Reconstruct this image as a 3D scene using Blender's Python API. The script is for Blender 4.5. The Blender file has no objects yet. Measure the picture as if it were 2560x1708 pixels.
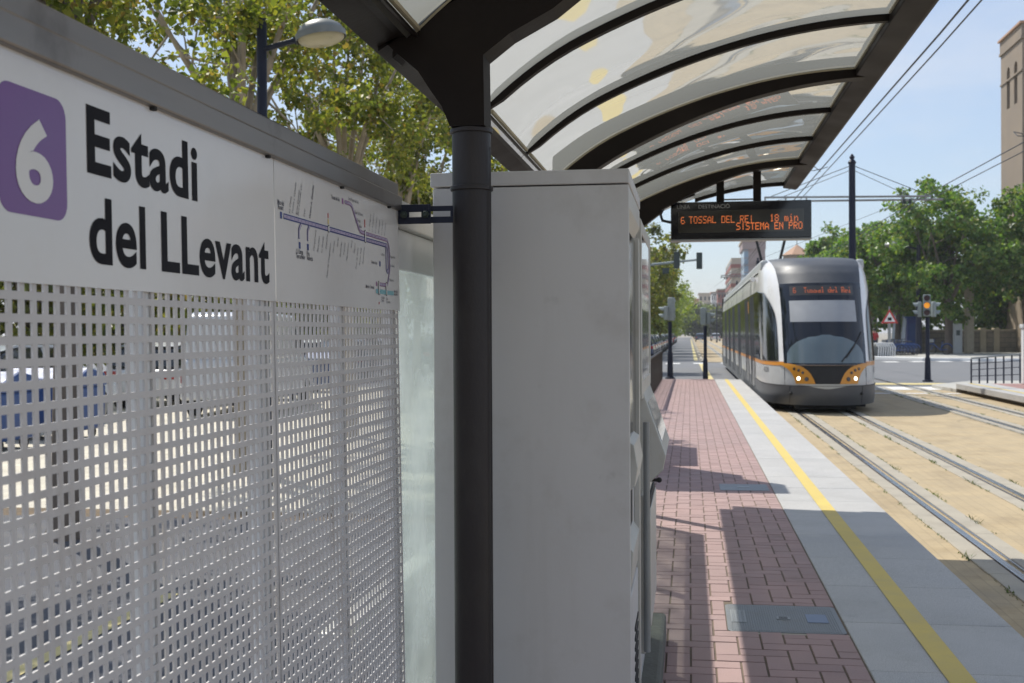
import bpy, math, random
import numpy as np
from math import sin, cos, pi, radians, atan, tan, sqrt
from mathutils import Vector, Matrix
random.seed(7)
S = bpy.context.scene
COL = S.collection

# ------------------------------------------------------------------ camera
CZ = 1.63                       # eye height above the rail heads; the platform is 0.30 above them
YAW, PITCH, ROLL = radians(8.457), radians(-0.385), 0.005
F = 2985.0                      # focal length in pixels of a 2560 wide picture
cam = bpy.data.cameras.new('camera'); camo = bpy.data.objects.new('camera', cam); COL.objects.link(camo)
cam.sensor_width = 36; cam.lens = F / 2560 * 36
cam.clip_start = 0.05; cam.clip_end = 3000
fw = Vector((-sin(YAW) * cos(PITCH), cos(YAW) * cos(PITCH), sin(PITCH)))
rt = fw.cross(Vector((0, 0, 1))).normalized(); up = rt.cross(fw)
rt2 = rt * cos(ROLL) - up * sin(ROLL); up2 = up * cos(ROLL) + rt * sin(ROLL)
m = Matrix((rt2, up2, -fw)).transposed().to_4x4(); m.translation = (0, 0, CZ)
camo.matrix_world = m
cam.dof.use_dof = True; cam.dof.focus_distance = 2.9; cam.dof.aperture_fstop = 11
S.camera = camo

# ------------------------------------------------------------------ light
SUN = Vector((-0.49, 0.55, 1.0)).normalized()
w = bpy.data.worlds.new('World'); S.world = w; w.use_nodes = True
nt = w.node_tree; nt.nodes.clear()
out = nt.nodes.new('ShaderNodeOutputWorld'); bg = nt.nodes.new('ShaderNodeBackground')
sky = nt.nodes.new('ShaderNodeTexSky'); sky.sky_type = 'NISHITA'; sky.sun_disc = False
sky.sun_elevation = math.asin(SUN.z); sky.sun_rotation = math.atan2(SUN.x, SUN.y)
sky.altitude = 20; sky.air_density = 1.1; sky.dust_density = 0.6; sky.ozone_density = 3.0
tc = nt.nodes.new('ShaderNodeTexCoord'); mp = nt.nodes.new('ShaderNodeMapping')
mp.inputs['Scale'].default_value = (1.0, 1.0, 3.2)
nz = nt.nodes.new('ShaderNodeTexNoise'); nz.inputs['Scale'].default_value = 2.6; nz.inputs['Detail'].default_value = 8
nz.inputs['Roughness'].default_value = 0.56
rp = nt.nodes.new('ShaderNodeValToRGB'); rp.color_ramp.elements[0].position = 0.46; rp.color_ramp.elements[1].position = 0.80
rp.color_ramp.elements[1].color = (0.8, 0.8, 0.8, 1); rp.color_ramp.elements[0].color = (0, 0, 0, 1)
mx = nt.nodes.new('ShaderNodeMixRGB'); mx.inputs['Color2'].default_value = (5.9, 6.0, 6.3, 1)
nt.links.new(tc.outputs['Generated'], mp.inputs['Vector']); nt.links.new(mp.outputs[0], nz.inputs['Vector'])
nt.links.new(nz.outputs['Fac'], rp.inputs['Fac']); nt.links.new(rp.outputs['Color'], mx.inputs['Fac'])
m0 = nt.nodes.new('ShaderNodeMixRGB'); m0.inputs['Fac'].default_value = 0.5; m0.inputs['Color2'].default_value = (3.9, 4.5, 5.75, 1)
nt.links.new(sky.outputs[0], m0.inputs['Color1']); nt.links.new(m0.outputs[0], mx.inputs['Color1']); nt.links.new(mx.outputs[0], bg.inputs['Color'])
bg.inputs['Strength'].default_value = 0.145
nt.links.new(bg.outputs[0], out.inputs['Surface'])
sl = bpy.data.lights.new('sun', 'SUN'); so = bpy.data.objects.new('sun', sl); COL.objects.link(so)
sl.energy = 5.0; sl.angle = radians(0.53); sl.color = (1.0, 0.955, 0.87)
so.rotation_euler = SUN.to_track_quat('Z', 'Y').to_euler()
S.view_settings.view_transform = 'Standard'; S.view_settings.look = 'None'
S.view_settings.exposure = 0.0; S.view_settings.gamma = 1
S.cycles.max_bounces = 8; S.cycles.transparent_max_bounces = 16
S.cycles.use_denoising = True

# ------------------------------------------------------------------ helpers
def Xat(px, Y):                 # lateral position of something seen in photo column px when it stands Y metres along the track
    return Y * tan(atan((px - 1280) / F) - YAW)
def Zat(px, py, X, Y):
    D = -X * sin(YAW) + Y * cos(YAW)
    return CZ + (832 - 0.005 * (px - 1724) - py) / F * D

def tag(o, label=None, cat=None, group=None, kind=None):
    if label: o['label'] = label
    if cat: o['category'] = cat
    if group: o['group'] = group
    if kind: o['kind'] = kind
    return o
def empty(name, loc=(0, 0, 0), rz=0, label=None, cat=None, group=None):
    o = bpy.data.objects.new(name, None); COL.objects.link(o); o.location = loc; o.rotation_euler.z = rz
    o.empty_display_size = 0.2
    return tag(o, label, cat, group)
def rootloc(o):
    while o.parent: o = o.parent
    return Vector(o.location)
def link(name, me, mt, parent=None):
    o = bpy.data.objects.new(name, me); COL.objects.link(o)
    if mt: me.materials.append(mt)
    if parent: o.parent = parent
    return o
def copy_tree(o, parent=None):
    c = o.copy(); COL.objects.link(c); c.parent = parent
    for ch in list(o.children): copy_tree(ch, c)
    return c

class MB:
    def __init__(s): s.v = []; s.f = []
    def add(s, vs, fs):
        n = len(s.v); s.v += [tuple(v) for v in vs]; s.f += [tuple(i + n for i in f) for f in fs]; return s
    def box(s, x0, x1, y0, y1, z0, z1):
        return s.add([(x0, y0, z0), (x1, y0, z0), (x1, y1, z0), (x0, y1, z0), (x0, y0, z1), (x1, y0, z1), (x1, y1, z1), (x0, y1, z1)],
                     [(0, 3, 2, 1), (4, 5, 6, 7), (0, 1, 5, 4), (1, 2, 6, 5), (2, 3, 7, 6), (3, 0, 4, 7)])
    def bar(s, a, b, w, h=None):            # a rectangular bar from a to b
        h = h or w; a = Vector(a); b = Vector(b); d = (b - a).normalized()
        r = d.cross(Vector((0, 0, 1)))
        r = Vector((1, 0, 0)) if r.length < 1e-4 else r.normalized()
        u = r.cross(d)
        c = [(-1, -1), (1, -1), (1, 1), (-1, 1)]
        vs = [p + r * (i * w / 2) + u * (j * h / 2) for p in (a, b) for i, j in c]
        return s.add(vs, [(0, 1, 2, 3), (7, 6, 5, 4), (0, 4, 5, 1), (1, 5, 6, 2), (2, 6, 7, 3), (3, 7, 4, 0)])
    def tube(s, pts, r, n=8, cap=True):
        pts = [Vector(p) for p in pts]; rs = r if isinstance(r, (list, tuple)) else [r] * len(pts)
        vs = []; fs = []; ref = None
        for i, p in enumerate(pts):
            d = (pts[min(i + 1, len(pts) - 1)] - pts[max(i - 1, 0)])
            d = d.normalized() if d.length > 1e-9 else Vector((0, 0, 1))
            if ref is None: ref = Vector((1, 0, 0)) if abs(d.x) < 0.9 else Vector((0, 1, 0))
            a = (ref - d * ref.dot(d)).normalized(); b = d.cross(a); ref = a
            for k in range(n):
                t = 2 * pi * k / n; vs.append(p + (a * cos(t) + b * sin(t)) * rs[i])
        for i in range(len(pts) - 1):
            for k in range(n):
                fs.append((i * n + k, i * n + (k + 1) % n, (i + 1) * n + (k + 1) % n, (i + 1) * n + k))
        if cap:
            fs.append(tuple(range(n))[::-1]); fs.append(tuple(range((len(pts) - 1) * n, len(pts) * n)))
        return s.add(vs, fs)
    def prism(s, poly, axis, c0, c1):        # poly of 2D points extruded along axis 'x','y' or 'z'
        def mk(p, c):
            return {'x': (c, p[0], p[1]), 'y': (p[0], c, p[1]), 'z': (p[0], p[1], c)}[axis]
        n = len(poly); vs = [mk(p, c0) for p in poly] + [mk(p, c1) for p in poly]
        fs = [tuple(range(n)), tuple(range(2 * n - 1, n - 1, -1))] + [(i, (i + 1) % n, n + (i + 1) % n, n + i) for i in range(n)]
        return s.add(vs, fs)
    def strip(s, A, B):
        n = len(A); vs = list(A) + list(B)
        return s.add(vs, [(i, i + 1, n + i + 1, n + i) for i in range(n - 1)])
    def ball(s, c, rx, ry, rz, nu=16, nv=10, v0=0.0, v1=1.0):
        vs = []; fs = []
        for j in range(nv + 1):
            ph = pi * (v0 + (v1 - v0) * j / nv)
            for i in range(nu):
                th = 2 * pi * i / nu
                vs.append((c[0] + rx * sin(ph) * cos(th), c[1] + ry * sin(ph) * sin(th), c[2] + rz * cos(ph)))
        for j in range(nv):
            for i in range(nu):
                fs.append((j * nu + i, (j + 1) * nu + i, (j + 1) * nu + (i + 1) % nu, j * nu + (i + 1) % nu))
        return s.add(vs, fs)
    def disc(s, c, r, axis='y', t=0.01, n=20, sgn=-1):
        c = Vector(c)
        d = {'y': Vector((0, sgn, 0)), 'x': Vector((sgn, 0, 0)), 'z': Vector((0, 0, sgn))}[axis]
        return s.tube([c, c + d * t], r, n)
    def build(s, name, mt, parent=None, smooth=False, bevel=0, label=None, seg=2, local=False):
        off = Vector((0, 0, 0))
        if parent and not local: off = rootloc(parent)
        me = bpy.data.meshes.new(name)
        me.from_pydata([(v[0] - off.x, v[1] - off.y, v[2] - off.z) for v in s.v], [], s.f); me.update()
        o = link(name, me, mt, parent)
        fix_normals(me)
        if smooth:
            me.polygons.foreach_set('use_smooth', [True] * len(me.polygons))
            try:
                me.set_sharp_from_angle(angle=radians(38))
            except Exception: pass
        if bevel:
            md = o.modifiers.new('bevel', 'BEVEL'); md.width = bevel; md.segments = seg; md.limit_method = 'ANGLE'; md.angle_limit = radians(40)
        if label: o['label'] = label
        return o
import bmesh
def fix_normals(me):
    if len(me.polygons) > 30000: return
    bm = bmesh.new(); bm.from_mesh(me); bmesh.ops.recalc_face_normals(bm, faces=bm.faces); bm.to_mesh(me); bm.free()

# ------------------------------------------------------------------ materials
def nodes(name):
    mt = bpy.data.materials.new(name); mt.use_nodes = True
    return mt, mt.node_tree, mt.node_tree.nodes['Principled BSDF']
def mat(name, col, rough=0.5, metal=0.0, var=0.12, scale=6.0, bump=0.0, bscale=40.0, coat=0.0, dirt=None, dirt_amt=0.5, dscale=3.0, island=0.0, emit=None, estr=1.0, stretch=None):
    mt, t, b = nodes(name); L = t.links; N = t.nodes
    tcn = N.new('ShaderNodeTexCoord'); vec = tcn.outputs['Object']
    if stretch:
        mpn = N.new('ShaderNodeMapping'); mpn.inputs['Scale'].default_value = stretch; L.new(vec, mpn.inputs['Vector']); vec = mpn.outputs[0]
    n1 = N.new('ShaderNodeTexNoise'); n1.inputs['Scale'].default_value = scale; n1.inputs['Detail'].default_value = 6; L.new(vec, n1.inputs['Vector'])
    mr = N.new('ShaderNodeMapRange'); mr.inputs['From Min'].default_value = 0.25; mr.inputs['From Max'].default_value = 0.75
    mr.inputs['To Min'].default_value = 1 - var; mr.inputs['To Max'].default_value = 1 + var
    L.new(n1.outputs['Fac'], mr.inputs['Value'])
    vm = N.new('ShaderNodeVectorMath'); vm.operation = 'SCALE'; vm.inputs[0].default_value = col[:3]
    if island:
        g = N.new('ShaderNodeNewGeometry'); mi = N.new('ShaderNodeMapRange'); L.new(g.outputs['Random Per Island'], mi.inputs['Value'])
        mi.inputs['To Min'].default_value = 1 - island; mi.inputs['To Max'].default_value = 1 + island
        mu = N.new('ShaderNodeMath'); mu.operation = 'MULTIPLY'; L.new(mr.outputs[0], mu.inputs[0]); L.new(mi.outputs[0], mu.inputs[1])
        L.new(mu.outputs[0], vm.inputs['Scale'])
    else: L.new(mr.outputs[0], vm.inputs['Scale'])
    cout = vm.outputs[0]
    if dirt:
        n2 = N.new('ShaderNodeTexNoise'); n2.inputs['Scale'].default_value = dscale; n2.inputs['Detail'].default_value = 10; n2.inputs['Roughness'].default_value = 0.68
        L.new(vec, n2.inputs['Vector'])
        r2 = N.new('ShaderNodeMapRange'); r2.inputs['From Min'].default_value = 0.5; r2.inputs['From Max'].default_value = 0.78; r2.inputs['To Max'].default_value = dirt_amt
        L.new(n2.outputs['Fac'], r2.inputs['Value'])
        m2 = N.new('ShaderNodeMixRGB'); L.new(r2.outputs[0], m2.inputs['Fac']); L.new(cout, m2.inputs['Color1']); m2.inputs['Color2'].default_value = (*dirt, 1)
        cout = m2.outputs[0]
    L.new(cout, b.inputs['Base Color'])
    b.inputs['Metallic'].default_value = metal
    rr = N.new('ShaderNodeMapRange'); rr.inputs['From Min'].default_value = 0.3; rr.inputs['From Max'].default_value = 0.7
    rr.inputs['To Min'].default_value = max(0.02, rough * 0.85); rr.inputs['To Max'].default_value = min(1, rough * 1.15)
    L.new(n1.outputs['Fac'], rr.inputs['Value']); L.new(rr.outputs[0], b.inputs['Roughness'])
    if coat: b.inputs['Coat Weight'].default_value = coat; b.inputs['Coat Roughness'].default_value = 0.05
    if bump:
        n3 = N.new('ShaderNodeTexNoise'); n3.inputs['Scale'].default_value = bscale; n3.inputs['Detail'].default_value = 5; L.new(vec, n3.inputs['Vector'])
        bp = N.new('ShaderNodeBump'); bp.inputs['Strength'].default_value = bump; bp.inputs['Distance'].default_value = 0.01
        L.new(n3.outputs['Fac'], bp.inputs['Height']); L.new(bp.outputs[0], b.inputs['Normal'])
    if emit:
        b.inputs['Emission Color'].default_value = (*emit, 1); b.inputs['Emission Strength'].default_value = estr
    return mt
def brickmat(name, c1, c2, mortar, bw, bh, ms=0.006, rough=0.85, rot=0, bump=0.3, offset=0.5, var=0.1, dirt=None):
    mt = mat(name, (1, 1, 1), rough, var=var, scale=2.5, dirt=dirt, dscale=1.2)
    t = mt.node_tree; N = t.nodes; L = t.links; b = N['Principled BSDF']
    tcn = N.new('ShaderNodeTexCoord'); mpn = N.new('ShaderNodeMapping'); mpn.inputs['Rotation'].default_value = rot if isinstance(rot, tuple) else (0, 0, rot)
    L.new(tcn.outputs['Object'], mpn.inputs['Vector'])
    br = N.new('ShaderNodeTexBrick'); L.new(mpn.outputs[0], br.inputs['Vector'])
    br.inputs['Color1'].default_value = (*c1, 1); br.inputs['Color2'].default_value = (*c2, 1); br.inputs['Mortar'].default_value = (*mortar, 1)
    br.inputs['Scale'].default_value = 1; br.inputs['Brick Width'].default_value = bw; br.inputs['Row Height'].default_value = bh
    br.inputs['Mortar Size'].default_value = ms; br.inputs['Mortar Smooth'].default_value = 0.3; br.offset = offset
    old = b.inputs['Base Color'].links[0].from_socket
    mm = N.new('ShaderNodeMixRGB'); mm.blend_type = 'MULTIPLY'; mm.inputs['Fac'].default_value = 1
    L.new(br.outputs['Color'], mm.inputs['Color1']); L.new(old, mm.inputs['Color2']); L.new(mm.outputs[0], b.inputs['Base Color'])
    n3 = N.new('ShaderNodeTexNoise'); n3.inputs['Scale'].default_value = 60; L.new(tcn.outputs['Object'], n3.inputs['Vector'])
    ad = N.new('ShaderNodeMath'); ad.operation = 'MULTIPLY_ADD'; L.new(br.outputs['Fac'], ad.inputs[0]); ad.inputs[1].default_value = -1; L.new(n3.outputs['Fac'], ad.inputs[2])
    bp = N.new('ShaderNodeBump'); bp.inputs['Strength'].default_value = bump; bp.inputs['Distance'].default_value = 0.004
    L.new(ad.outputs[0], bp.inputs['Height']); L.new(bp.outputs[0], b.inputs['Normal'])
    return mt
def glassy(name, tint, body, body_amt, rough=0.02, ior=1.5, wave=0.0, wscale=2.0, dirt=0.0, trans=0.6, gmax=1.0, power=5.0):
    """a thin sheet: clear part + cloudy body (diffuse and translucent) under a Fresnel reflection"""
    mt = bpy.data.materials.new(name); mt.use_nodes = True; t = mt.node_tree; N = t.nodes; L = t.links; N.clear()
    o = N.new('ShaderNodeOutputMaterial'); tr = N.new('ShaderNodeBsdfTransparent'); tr.inputs['Color'].default_value = (*tint, 1)
    tl = N.new('ShaderNodeBsdfTranslucent'); tl.inputs['Color'].default_value = (*body, 1)
    df = N.new('ShaderNodeBsdfDiffuse'); df.inputs['Color'].default_value = (*body, 1)
    m1 = N.new('ShaderNodeMixShader'); m1.inputs[0].default_value = trans; L.new(df.outputs[0], m1.inputs[1]); L.new(tl.outputs[0], m1.inputs[2])
    m2 = N.new('ShaderNodeMixShader'); L.new(tr.outputs[0], m2.inputs[1]); L.new(m1.outputs[0], m2.inputs[2]); m2.inputs[0].default_value = body_amt
    tcn = N.new('ShaderNodeTexCoord')
    if dirt:
        nn = N.new('ShaderNodeTexNoise'); nn.inputs['Scale'].default_value = 3; nn.inputs['Detail'].default_value = 8; L.new(tcn.outputs['Object'], nn.inputs['Vector'])
        mr = N.new('ShaderNodeMapRange'); mr.inputs['From Min'].default_value = 0.3; mr.inputs['From Max'].default_value = 0.75
        mr.inputs['To Min'].default_value = body_amt - dirt; mr.inputs['To Max'].default_value = min(1, body_amt + dirt); L.new(nn.outputs['Fac'], mr.inputs['Value']); L.new(mr.outputs[0], m2.inputs[0])
    gl = N.new('ShaderNodeBsdfGlossy'); gl.inputs['Roughness'].default_value = rough; gl.inputs['Color'].default_value = (0.95, 0.95, 0.95, 1)
    f0 = 2 * ((ior - 1) / (ior + 1)) ** 2          # two faces of a thin sheet, the same from either side
    ge = N.new('ShaderNodeNewGeometry'); dt = N.new('ShaderNodeVectorMath'); dt.operation = 'DOT_PRODUCT'; L.new(ge.outputs['Incoming'], dt.inputs[0]); L.new(ge.outputs['Normal'], dt.inputs[1])
    def mth(op, a, b_=None):
        n_ = N.new('ShaderNodeMath'); n_.operation = op
        for i_, v_ in enumerate((a, b_)):
            if v_ is None: continue
            if isinstance(v_, (int, float)): n_.inputs[i_].default_value = v_
            else: L.new(v_, n_.inputs[i_])
        return n_
    ab_ = mth('ABSOLUTE', dt.outputs['Value']); om = mth('SUBTRACT', 1.0, ab_.outputs[0]); p5 = mth('POWER', om.outputs[0], power)
    ml_ = mth('MULTIPLY', p5.outputs[0], gmax - f0); fr = mth('ADD', ml_.outputs[0], f0)
    m3 = N.new('ShaderNodeMixShader'); L.new(fr.outputs[0], m3.inputs[0]); L.new(m2.outputs[0], m3.inputs[1]); L.new(gl.outputs[0], m3.inputs[2])
    if wave:
        n3 = N.new('ShaderNodeTexNoise'); n3.inputs['Scale'].default_value = wscale; n3.inputs['Detail'].default_value = 1.5; L.new(tcn.outputs['Object'], n3.inputs['Vector'])
        bp = N.new('ShaderNodeBump'); bp.inputs['Strength'].default_value = 1; bp.inputs['Distance'].default_value = wave
        L.new(n3.outputs['Fac'], bp.inputs['Height']); L.new(bp.outputs[0], gl.inputs['Normal'])
    L.new(m3.outputs[0], o.inputs['Surface'])
    return mt
def leafmat(name, cols, trans=0.45):
    mt, t, b = nodes(name); N = t.nodes; L = t.links
    g = N.new('ShaderNodeNewGeometry'); rm = N.new('ShaderNodeValToRGB'); L.new(g.outputs['Random Per Island'], rm.inputs['Fac'])
    el = rm.color_ramp.elements
    rm.color_ramp.interpolation = 'CONSTANT'
    for i, c in enumerate(cols):
        if i == 0: el[0].position = 0; el[0].color = (*c, 1)
        else:
            e = el.new(i / len(cols)); e.color = (*c, 1)
    el[len(el) - 1].color = (*cols[-1], 1)
    tcn = N.new('ShaderNodeTexCoord'); nn = N.new('ShaderNodeTexNoise'); nn.inputs['Scale'].default_value = 0.7; L.new(tcn.outputs['Object'], nn.inputs['Vector'])
    mr = N.new('ShaderNodeMapRange'); mr.inputs['From Min'].default_value = 0.3; mr.inputs['From Max'].default_value = 0.7; mr.inputs['To Min'].default_value = 0.65; mr.inputs['To Max'].default_value = 1.3
    L.new(nn.outputs['Fac'], mr.inputs['Value'])
    vm = N.new('ShaderNodeVectorMath'); vm.operation = 'SCALE'; L.new(rm.outputs['Color'], vm.inputs[0]); L.new(mr.outputs[0], vm.inputs['Scale'])
    L.new(vm.outputs[0], b.inputs['Base Color']); b.inputs['Roughness'].default_value = 0.5
    tl = N.new('ShaderNodeBsdfTranslucent'); v2 = N.new('ShaderNodeVectorMath'); v2.operation = 'MULTIPLY'; L.new(vm.outputs[0], v2.inputs[0]); v2.inputs[1].default_value = (1.85, 1.95, 0.7)
    L.new(v2.outputs[0], tl.inputs['Color'])
    mx = N.new('ShaderNodeMixShader'); mx.inputs[0].default_value = trans; L.new(b.outputs[0], mx.inputs[1]); L.new(tl.outputs[0], mx.inputs[2])
    L.new(mx.outputs[0], N['Material Output'].inputs['Surface'])
    return mt

M = {}
M['asphalt'] = mat('asphalt', (0.155, 0.16, 0.17), 0.85, var=0.18, scale=0.6, bump=0.5, bscale=150, dirt=(0.24, 0.23, 0.21), dirt_amt=0.4, dscale=0.4)
M['ground'] = mat('ground', (0.30, 0.27, 0.22), 0.9, var=0.2, scale=0.2, bump=0.3)
M['plaza'] = brickmat('plaza_paving', (0.62, 0.57, 0.46), (0.54, 0.50, 0.41), (0.36, 0.33, 0.27), 0.4, 0.4, 0.006, var=0.12, dirt=(0.34, 0.31, 0.26))
M['paving'] = brickmat('grey_paving', (0.46, 0.45, 0.41), (0.41, 0.40, 0.37), (0.27, 0.26, 0.24), 0.2, 0.2, 0.006, offset=0)
M['redpaving'] = brickmat('red_paving', (0.36, 0.20, 0.18), (0.30, 0.17, 0.155), (0.22, 0.17, 0.14), 0.2, 0.1, 0.005)
M['brick'] = mat('platform_brick', (0.345, 0.237, 0.222), 0.8, var=0.10, scale=1.3, bump=0.35, bscale=120, dirt=(0.28, 0.21, 0.195), dirt_amt=0.45, dscale=2.2, island=0.08)
M['mortar'] = mat('mortar', (0.14, 0.108, 0.078), 0.95, var=0.3, scale=5, dirt=(0.30, 0.25, 0.18))
M['granite'] = mat('granite', (0.415, 0.408, 0.395), 0.7, var=0.08, scale=2.2, bump=0.25, bscale=220, dirt=(0.27, 0.26, 0.235), dirt_amt=0.45, dscale=2.4, island=0.06)
# fine speckle on the granite
def speckle(mt, amt=0.35, scale=260):
    t = mt.node_tree; N = t.nodes; L = t.links; b = N['Principled BSDF']; src = b.inputs['Base Color'].links[0].from_socket
    tcn = N.new('ShaderNodeTexCoord'); n = N.new('ShaderNodeTexNoise'); n.inputs['Scale'].default_value = scale; n.inputs['Detail'].default_value = 2; L.new(tcn.outputs['Object'], n.inputs['Vector'])
    mr = N.new('ShaderNodeMapRange'); mr.inputs['From Min'].default_value = 0.35; mr.inputs['From Max'].default_value = 0.65; mr.inputs['To Min'].default_value = 1 - amt; mr.inputs['To Max'].default_value = 1 + amt
    L.new(n.outputs['Fac'], mr.inputs['Value']); v = N.new('ShaderNodeVectorMath'); v.operation = 'SCALE'; L.new(src, v.inputs[0]); L.new(mr.outputs[0], v.inputs['Scale']); L.new(v.outputs[0], b.inputs['Base Color'])
def grime(mt, col, lo, hi, scale, stretch, amt):
    t = mt.node_tree; N = t.nodes; L = t.links; b = N['Principled BSDF']; src = b.inputs['Base Color'].links[0].from_socket
    tcn = N.new('ShaderNodeTexCoord'); mpn = N.new('ShaderNodeMapping'); mpn.inputs['Scale'].default_value = stretch; L.new(tcn.outputs['Object'], mpn.inputs['Vector'])
    n = N.new('ShaderNodeTexNoise'); n.inputs['Scale'].default_value = scale; n.inputs['Detail'].default_value = 9; n.inputs['Roughness'].default_value = 0.62; L.new(mpn.outputs[0], n.inputs['Vector'])
    mr = N.new('ShaderNodeMapRange'); mr.inputs['From Min'].default_value = lo; mr.inputs['From Max'].default_value = hi; mr.inputs['To Max'].default_value = amt; L.new(n.outputs['Fac'], mr.inputs['Value'])
    m = N.new('ShaderNodeMixRGB'); L.new(mr.outputs[0], m.inputs['Fac']); L.new(src, m.inputs['Color1']); m.inputs['Color2'].default_value = (*col, 1); L.new(m.outputs[0], b.inputs['Base Color'])
speckle(M['granite'], 0.3)
grime(M['granite'], (0.12, 0.11, 0.10), 0.66, 0.74, 7, (1, 2.5, 1), 0.6)
grime(M['brick'], (0.16, 0.12, 0.10), 0.60, 0.74, 3.1, (1, 1, 1), 0.5)
speckle(M['asphalt'], 0.25, 120)
M['yellowline'] = mat('yellow_line_paint', (0.60, 0.46, 0.125), 0.7, var=0.10, scale=3, dirt=(0.45, 0.36, 0.18), dirt_amt=0.5, dscale=5, bump=0.3, bscale=160)
M['whiteline'] = mat('road_paint', (0.72, 0.72, 0.70), 0.7, var=0.10, scale=6, dirt=(0.4, 0.4, 0.38), dirt_amt=0.5, dscale=4)
M['paleyellow'] = mat('road_yellow', (0.60, 0.50, 0.22), 0.7, var=0.12, scale=6, dirt=(0.35, 0.33, 0.24), dirt_amt=0.6, dscale=4)
M['tracksett'] = brickmat('track_setts', (0.425, 0.332, 0.200), (0.40, 0.314, 0.190), (0.35, 0.275, 0.168), 0.20, 0.10, 0.005, rot=pi / 2, var=0.11, dirt=(0.31, 0.25, 0.17))
M['concrete'] = mat('concrete_band', (0.37, 0.335, 0.27), 0.85, var=0.12, scale=2.5, bump=0.5, bscale=70, dirt=(0.23, 0.19, 0.14), dirt_amt=0.55, dscale=3)
M['plinth'] = mat('plinth_concrete', (0.13, 0.13, 0.11), 0.9, var=0.2, scale=7, bump=0.5, bscale=60, dirt=(0.06, 0.05, 0.04), dirt_amt=0.6, dscale=6)
M['railsteel'] = mat('rail_steel', (0.42, 0.43, 0.45), 0.26, 1.0, var=0.15, scale=4, stretch=(20, 0.6, 20))
M['railrust'] = mat('rail_rust', (0.11, 0.085, 0.065), 0.8, 0.2, var=0.3, scale=8)
M['darkpaint'] = mat('dark_brown_paint', (0.0150, 0.0118, 0.0105), 0.5, var=0.15, scale=3, bump=0.06, bscale=90, dirt=(0.05, 0.042, 0.034), dirt_amt=0.25, dscale=2.6)
M['polepaint'] = mat('pole_paint', (0.029, 0.0255, 0.0265), 0.42, var=0.15, scale=4, bump=0.10, bscale=160, dirt=(0.075, 0.07, 0.062), dirt_amt=0.3, dscale=7, stretch=(1, 1, .5))
M['bluepole'] = mat('dark_blue_paint', (0.028, 0.032, 0.05), 0.4, var=0.1)
M['cabinet'] = mat('cabinet_paint', (0.56, 0.552, 0.54), 0.42, var=0.06, scale=1.6, bump=0.05, bscale=35, dirt=(0.30, 0.27, 0.225), dirt_amt=0.55, dscale=2.0)
M['cabinet2'] = mat('aluminium_trim', (0.55, 0.54, 0.50), 0.4, 0.3, var=0.06, scale=3, dirt=(0.34, 0.27, 0.17), dirt_amt=0.4, dscale=8)
M['steel'] = mat('stainless', (0.24, 0.22, 0.20), 0.34, 0.75, var=0.12, scale=3, dirt=(0.20, 0.175, 0.15), dirt_amt=0.5, dscale=4, stretch=(5, 0.8, 5))
M['sheet'] = mat('perforated_sheet', (0.575, 0.56, 0.55), 0.48, 0.0, var=0.05, scale=2, dirt=(0.30, 0.24, 0.19), dirt_amt=0.45, dscale=4)
M['signwhite'] = mat('sign_white', (0.67, 0.66, 0.645), 0.16, var=0.03, scale=2, dirt=(0.5, 0.47, 0.42), dirt_amt=0.25, dscale=5)
M['postwhite'] = mat('post_white', (0.66, 0.67, 0.66), 0.4, var=0.06)
M['black'] = mat('black_print', (0.008, 0.008, 0.012), 0.6, var=0.05)
M['purple'] = mat('purple_print', (0.155, 0.052, 0.23), 0.25, var=0.05)
M['navy'] = mat('navy_print', (0.02, 0.045, 0.20), 0.35, var=0.05)
M['lilac'] = mat('lilac_print', (0.36, 0.31, 0.44), 0.35, var=0.05)
M['mauve'] = mat('mauve_print', (0.24, 0.08, 0.24), 0.35, var=0.05)
M['teal'] = mat('teal_print', (0.20, 0.45, 0.50), 0.35, var=0.05)
M['inkgrey'] = mat('ink_grey', (0.07, 0.07, 0.09), 0.4, var=0.05)
M['redprint'] = mat('red_print', (0.45, 0.05, 0.05), 0.4, var=0.05)
M['yelprint'] = mat('yellow_print', (0.6, 0.45, 0.08), 0.4, var=0.05)
M['rubber'] = mat('black_rubber', (0.015, 0.015, 0.015), 0.7, var=0.1)
M['cast'] = mat('cast_iron', (0.21, 0.22, 0.225), 0.5, 0.6, var=0.15, scale=8, bump=0.3, bscale=80, dirt=(0.22, 0.20, 0.17), dirt_amt=0.5, dscale=9)
M['castblue'] = mat('cast_badge', (0.16, 0.20, 0.28), 0.5, 0.3, var=0.1)
M['seal'] = mat('yellowed_seal', (0.36, 0.32, 0.22), 0.7, var=0.2, scale=8)
M['polycarb'] = glassy('polycarbonate', (0.55, 0.55, 0.52), (0.33, 0.333, 0.302), 0.95, 0.02, 1.5, wave=0.018, wscale=1.3, trans=0.75, gmax=0.78, power=2.3)
M['screen_glass'] = glassy('screen_glass', (0.86, 0.92, 0.90), (0.88, 0.915, 0.905), 0.40, 0.04, 1.5, wave=0.012, wscale=2, dirt=0.30, trans=0.8)
M['caseglass'] = glassy('case_glass', (0.9, 0.92, 0.93), (0.5, 0.5, 0.5), 0.05, 0.03, 1.5)
M['ledboard'] = mat('led_board', (0.008, 0.008, 0.011), 0.1, var=0.05, coat=0.4)
M['ledpanel'] = mat('led_panel', (0.035, 0.033, 0.028), 0.12, var=0.05, coat=0.5)
M['ledlit'] = mat('led_lit', (0.4, 0.1, 0.03), 0.5, emit=(1.0, 0.24, 0.06), estr=0.85)
M['ledgrey'] = mat('board_lettering', (0.32, 0.32, 0.31), 0.5)
M['tramwhite'] = mat('tram_white', (0.79, 0.79, 0.785), 0.25, var=0.04, scale=1.5, coat=0.4, dirt=(0.4, 0.39, 0.36), dirt_amt=0.2, dscale=2)
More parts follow.
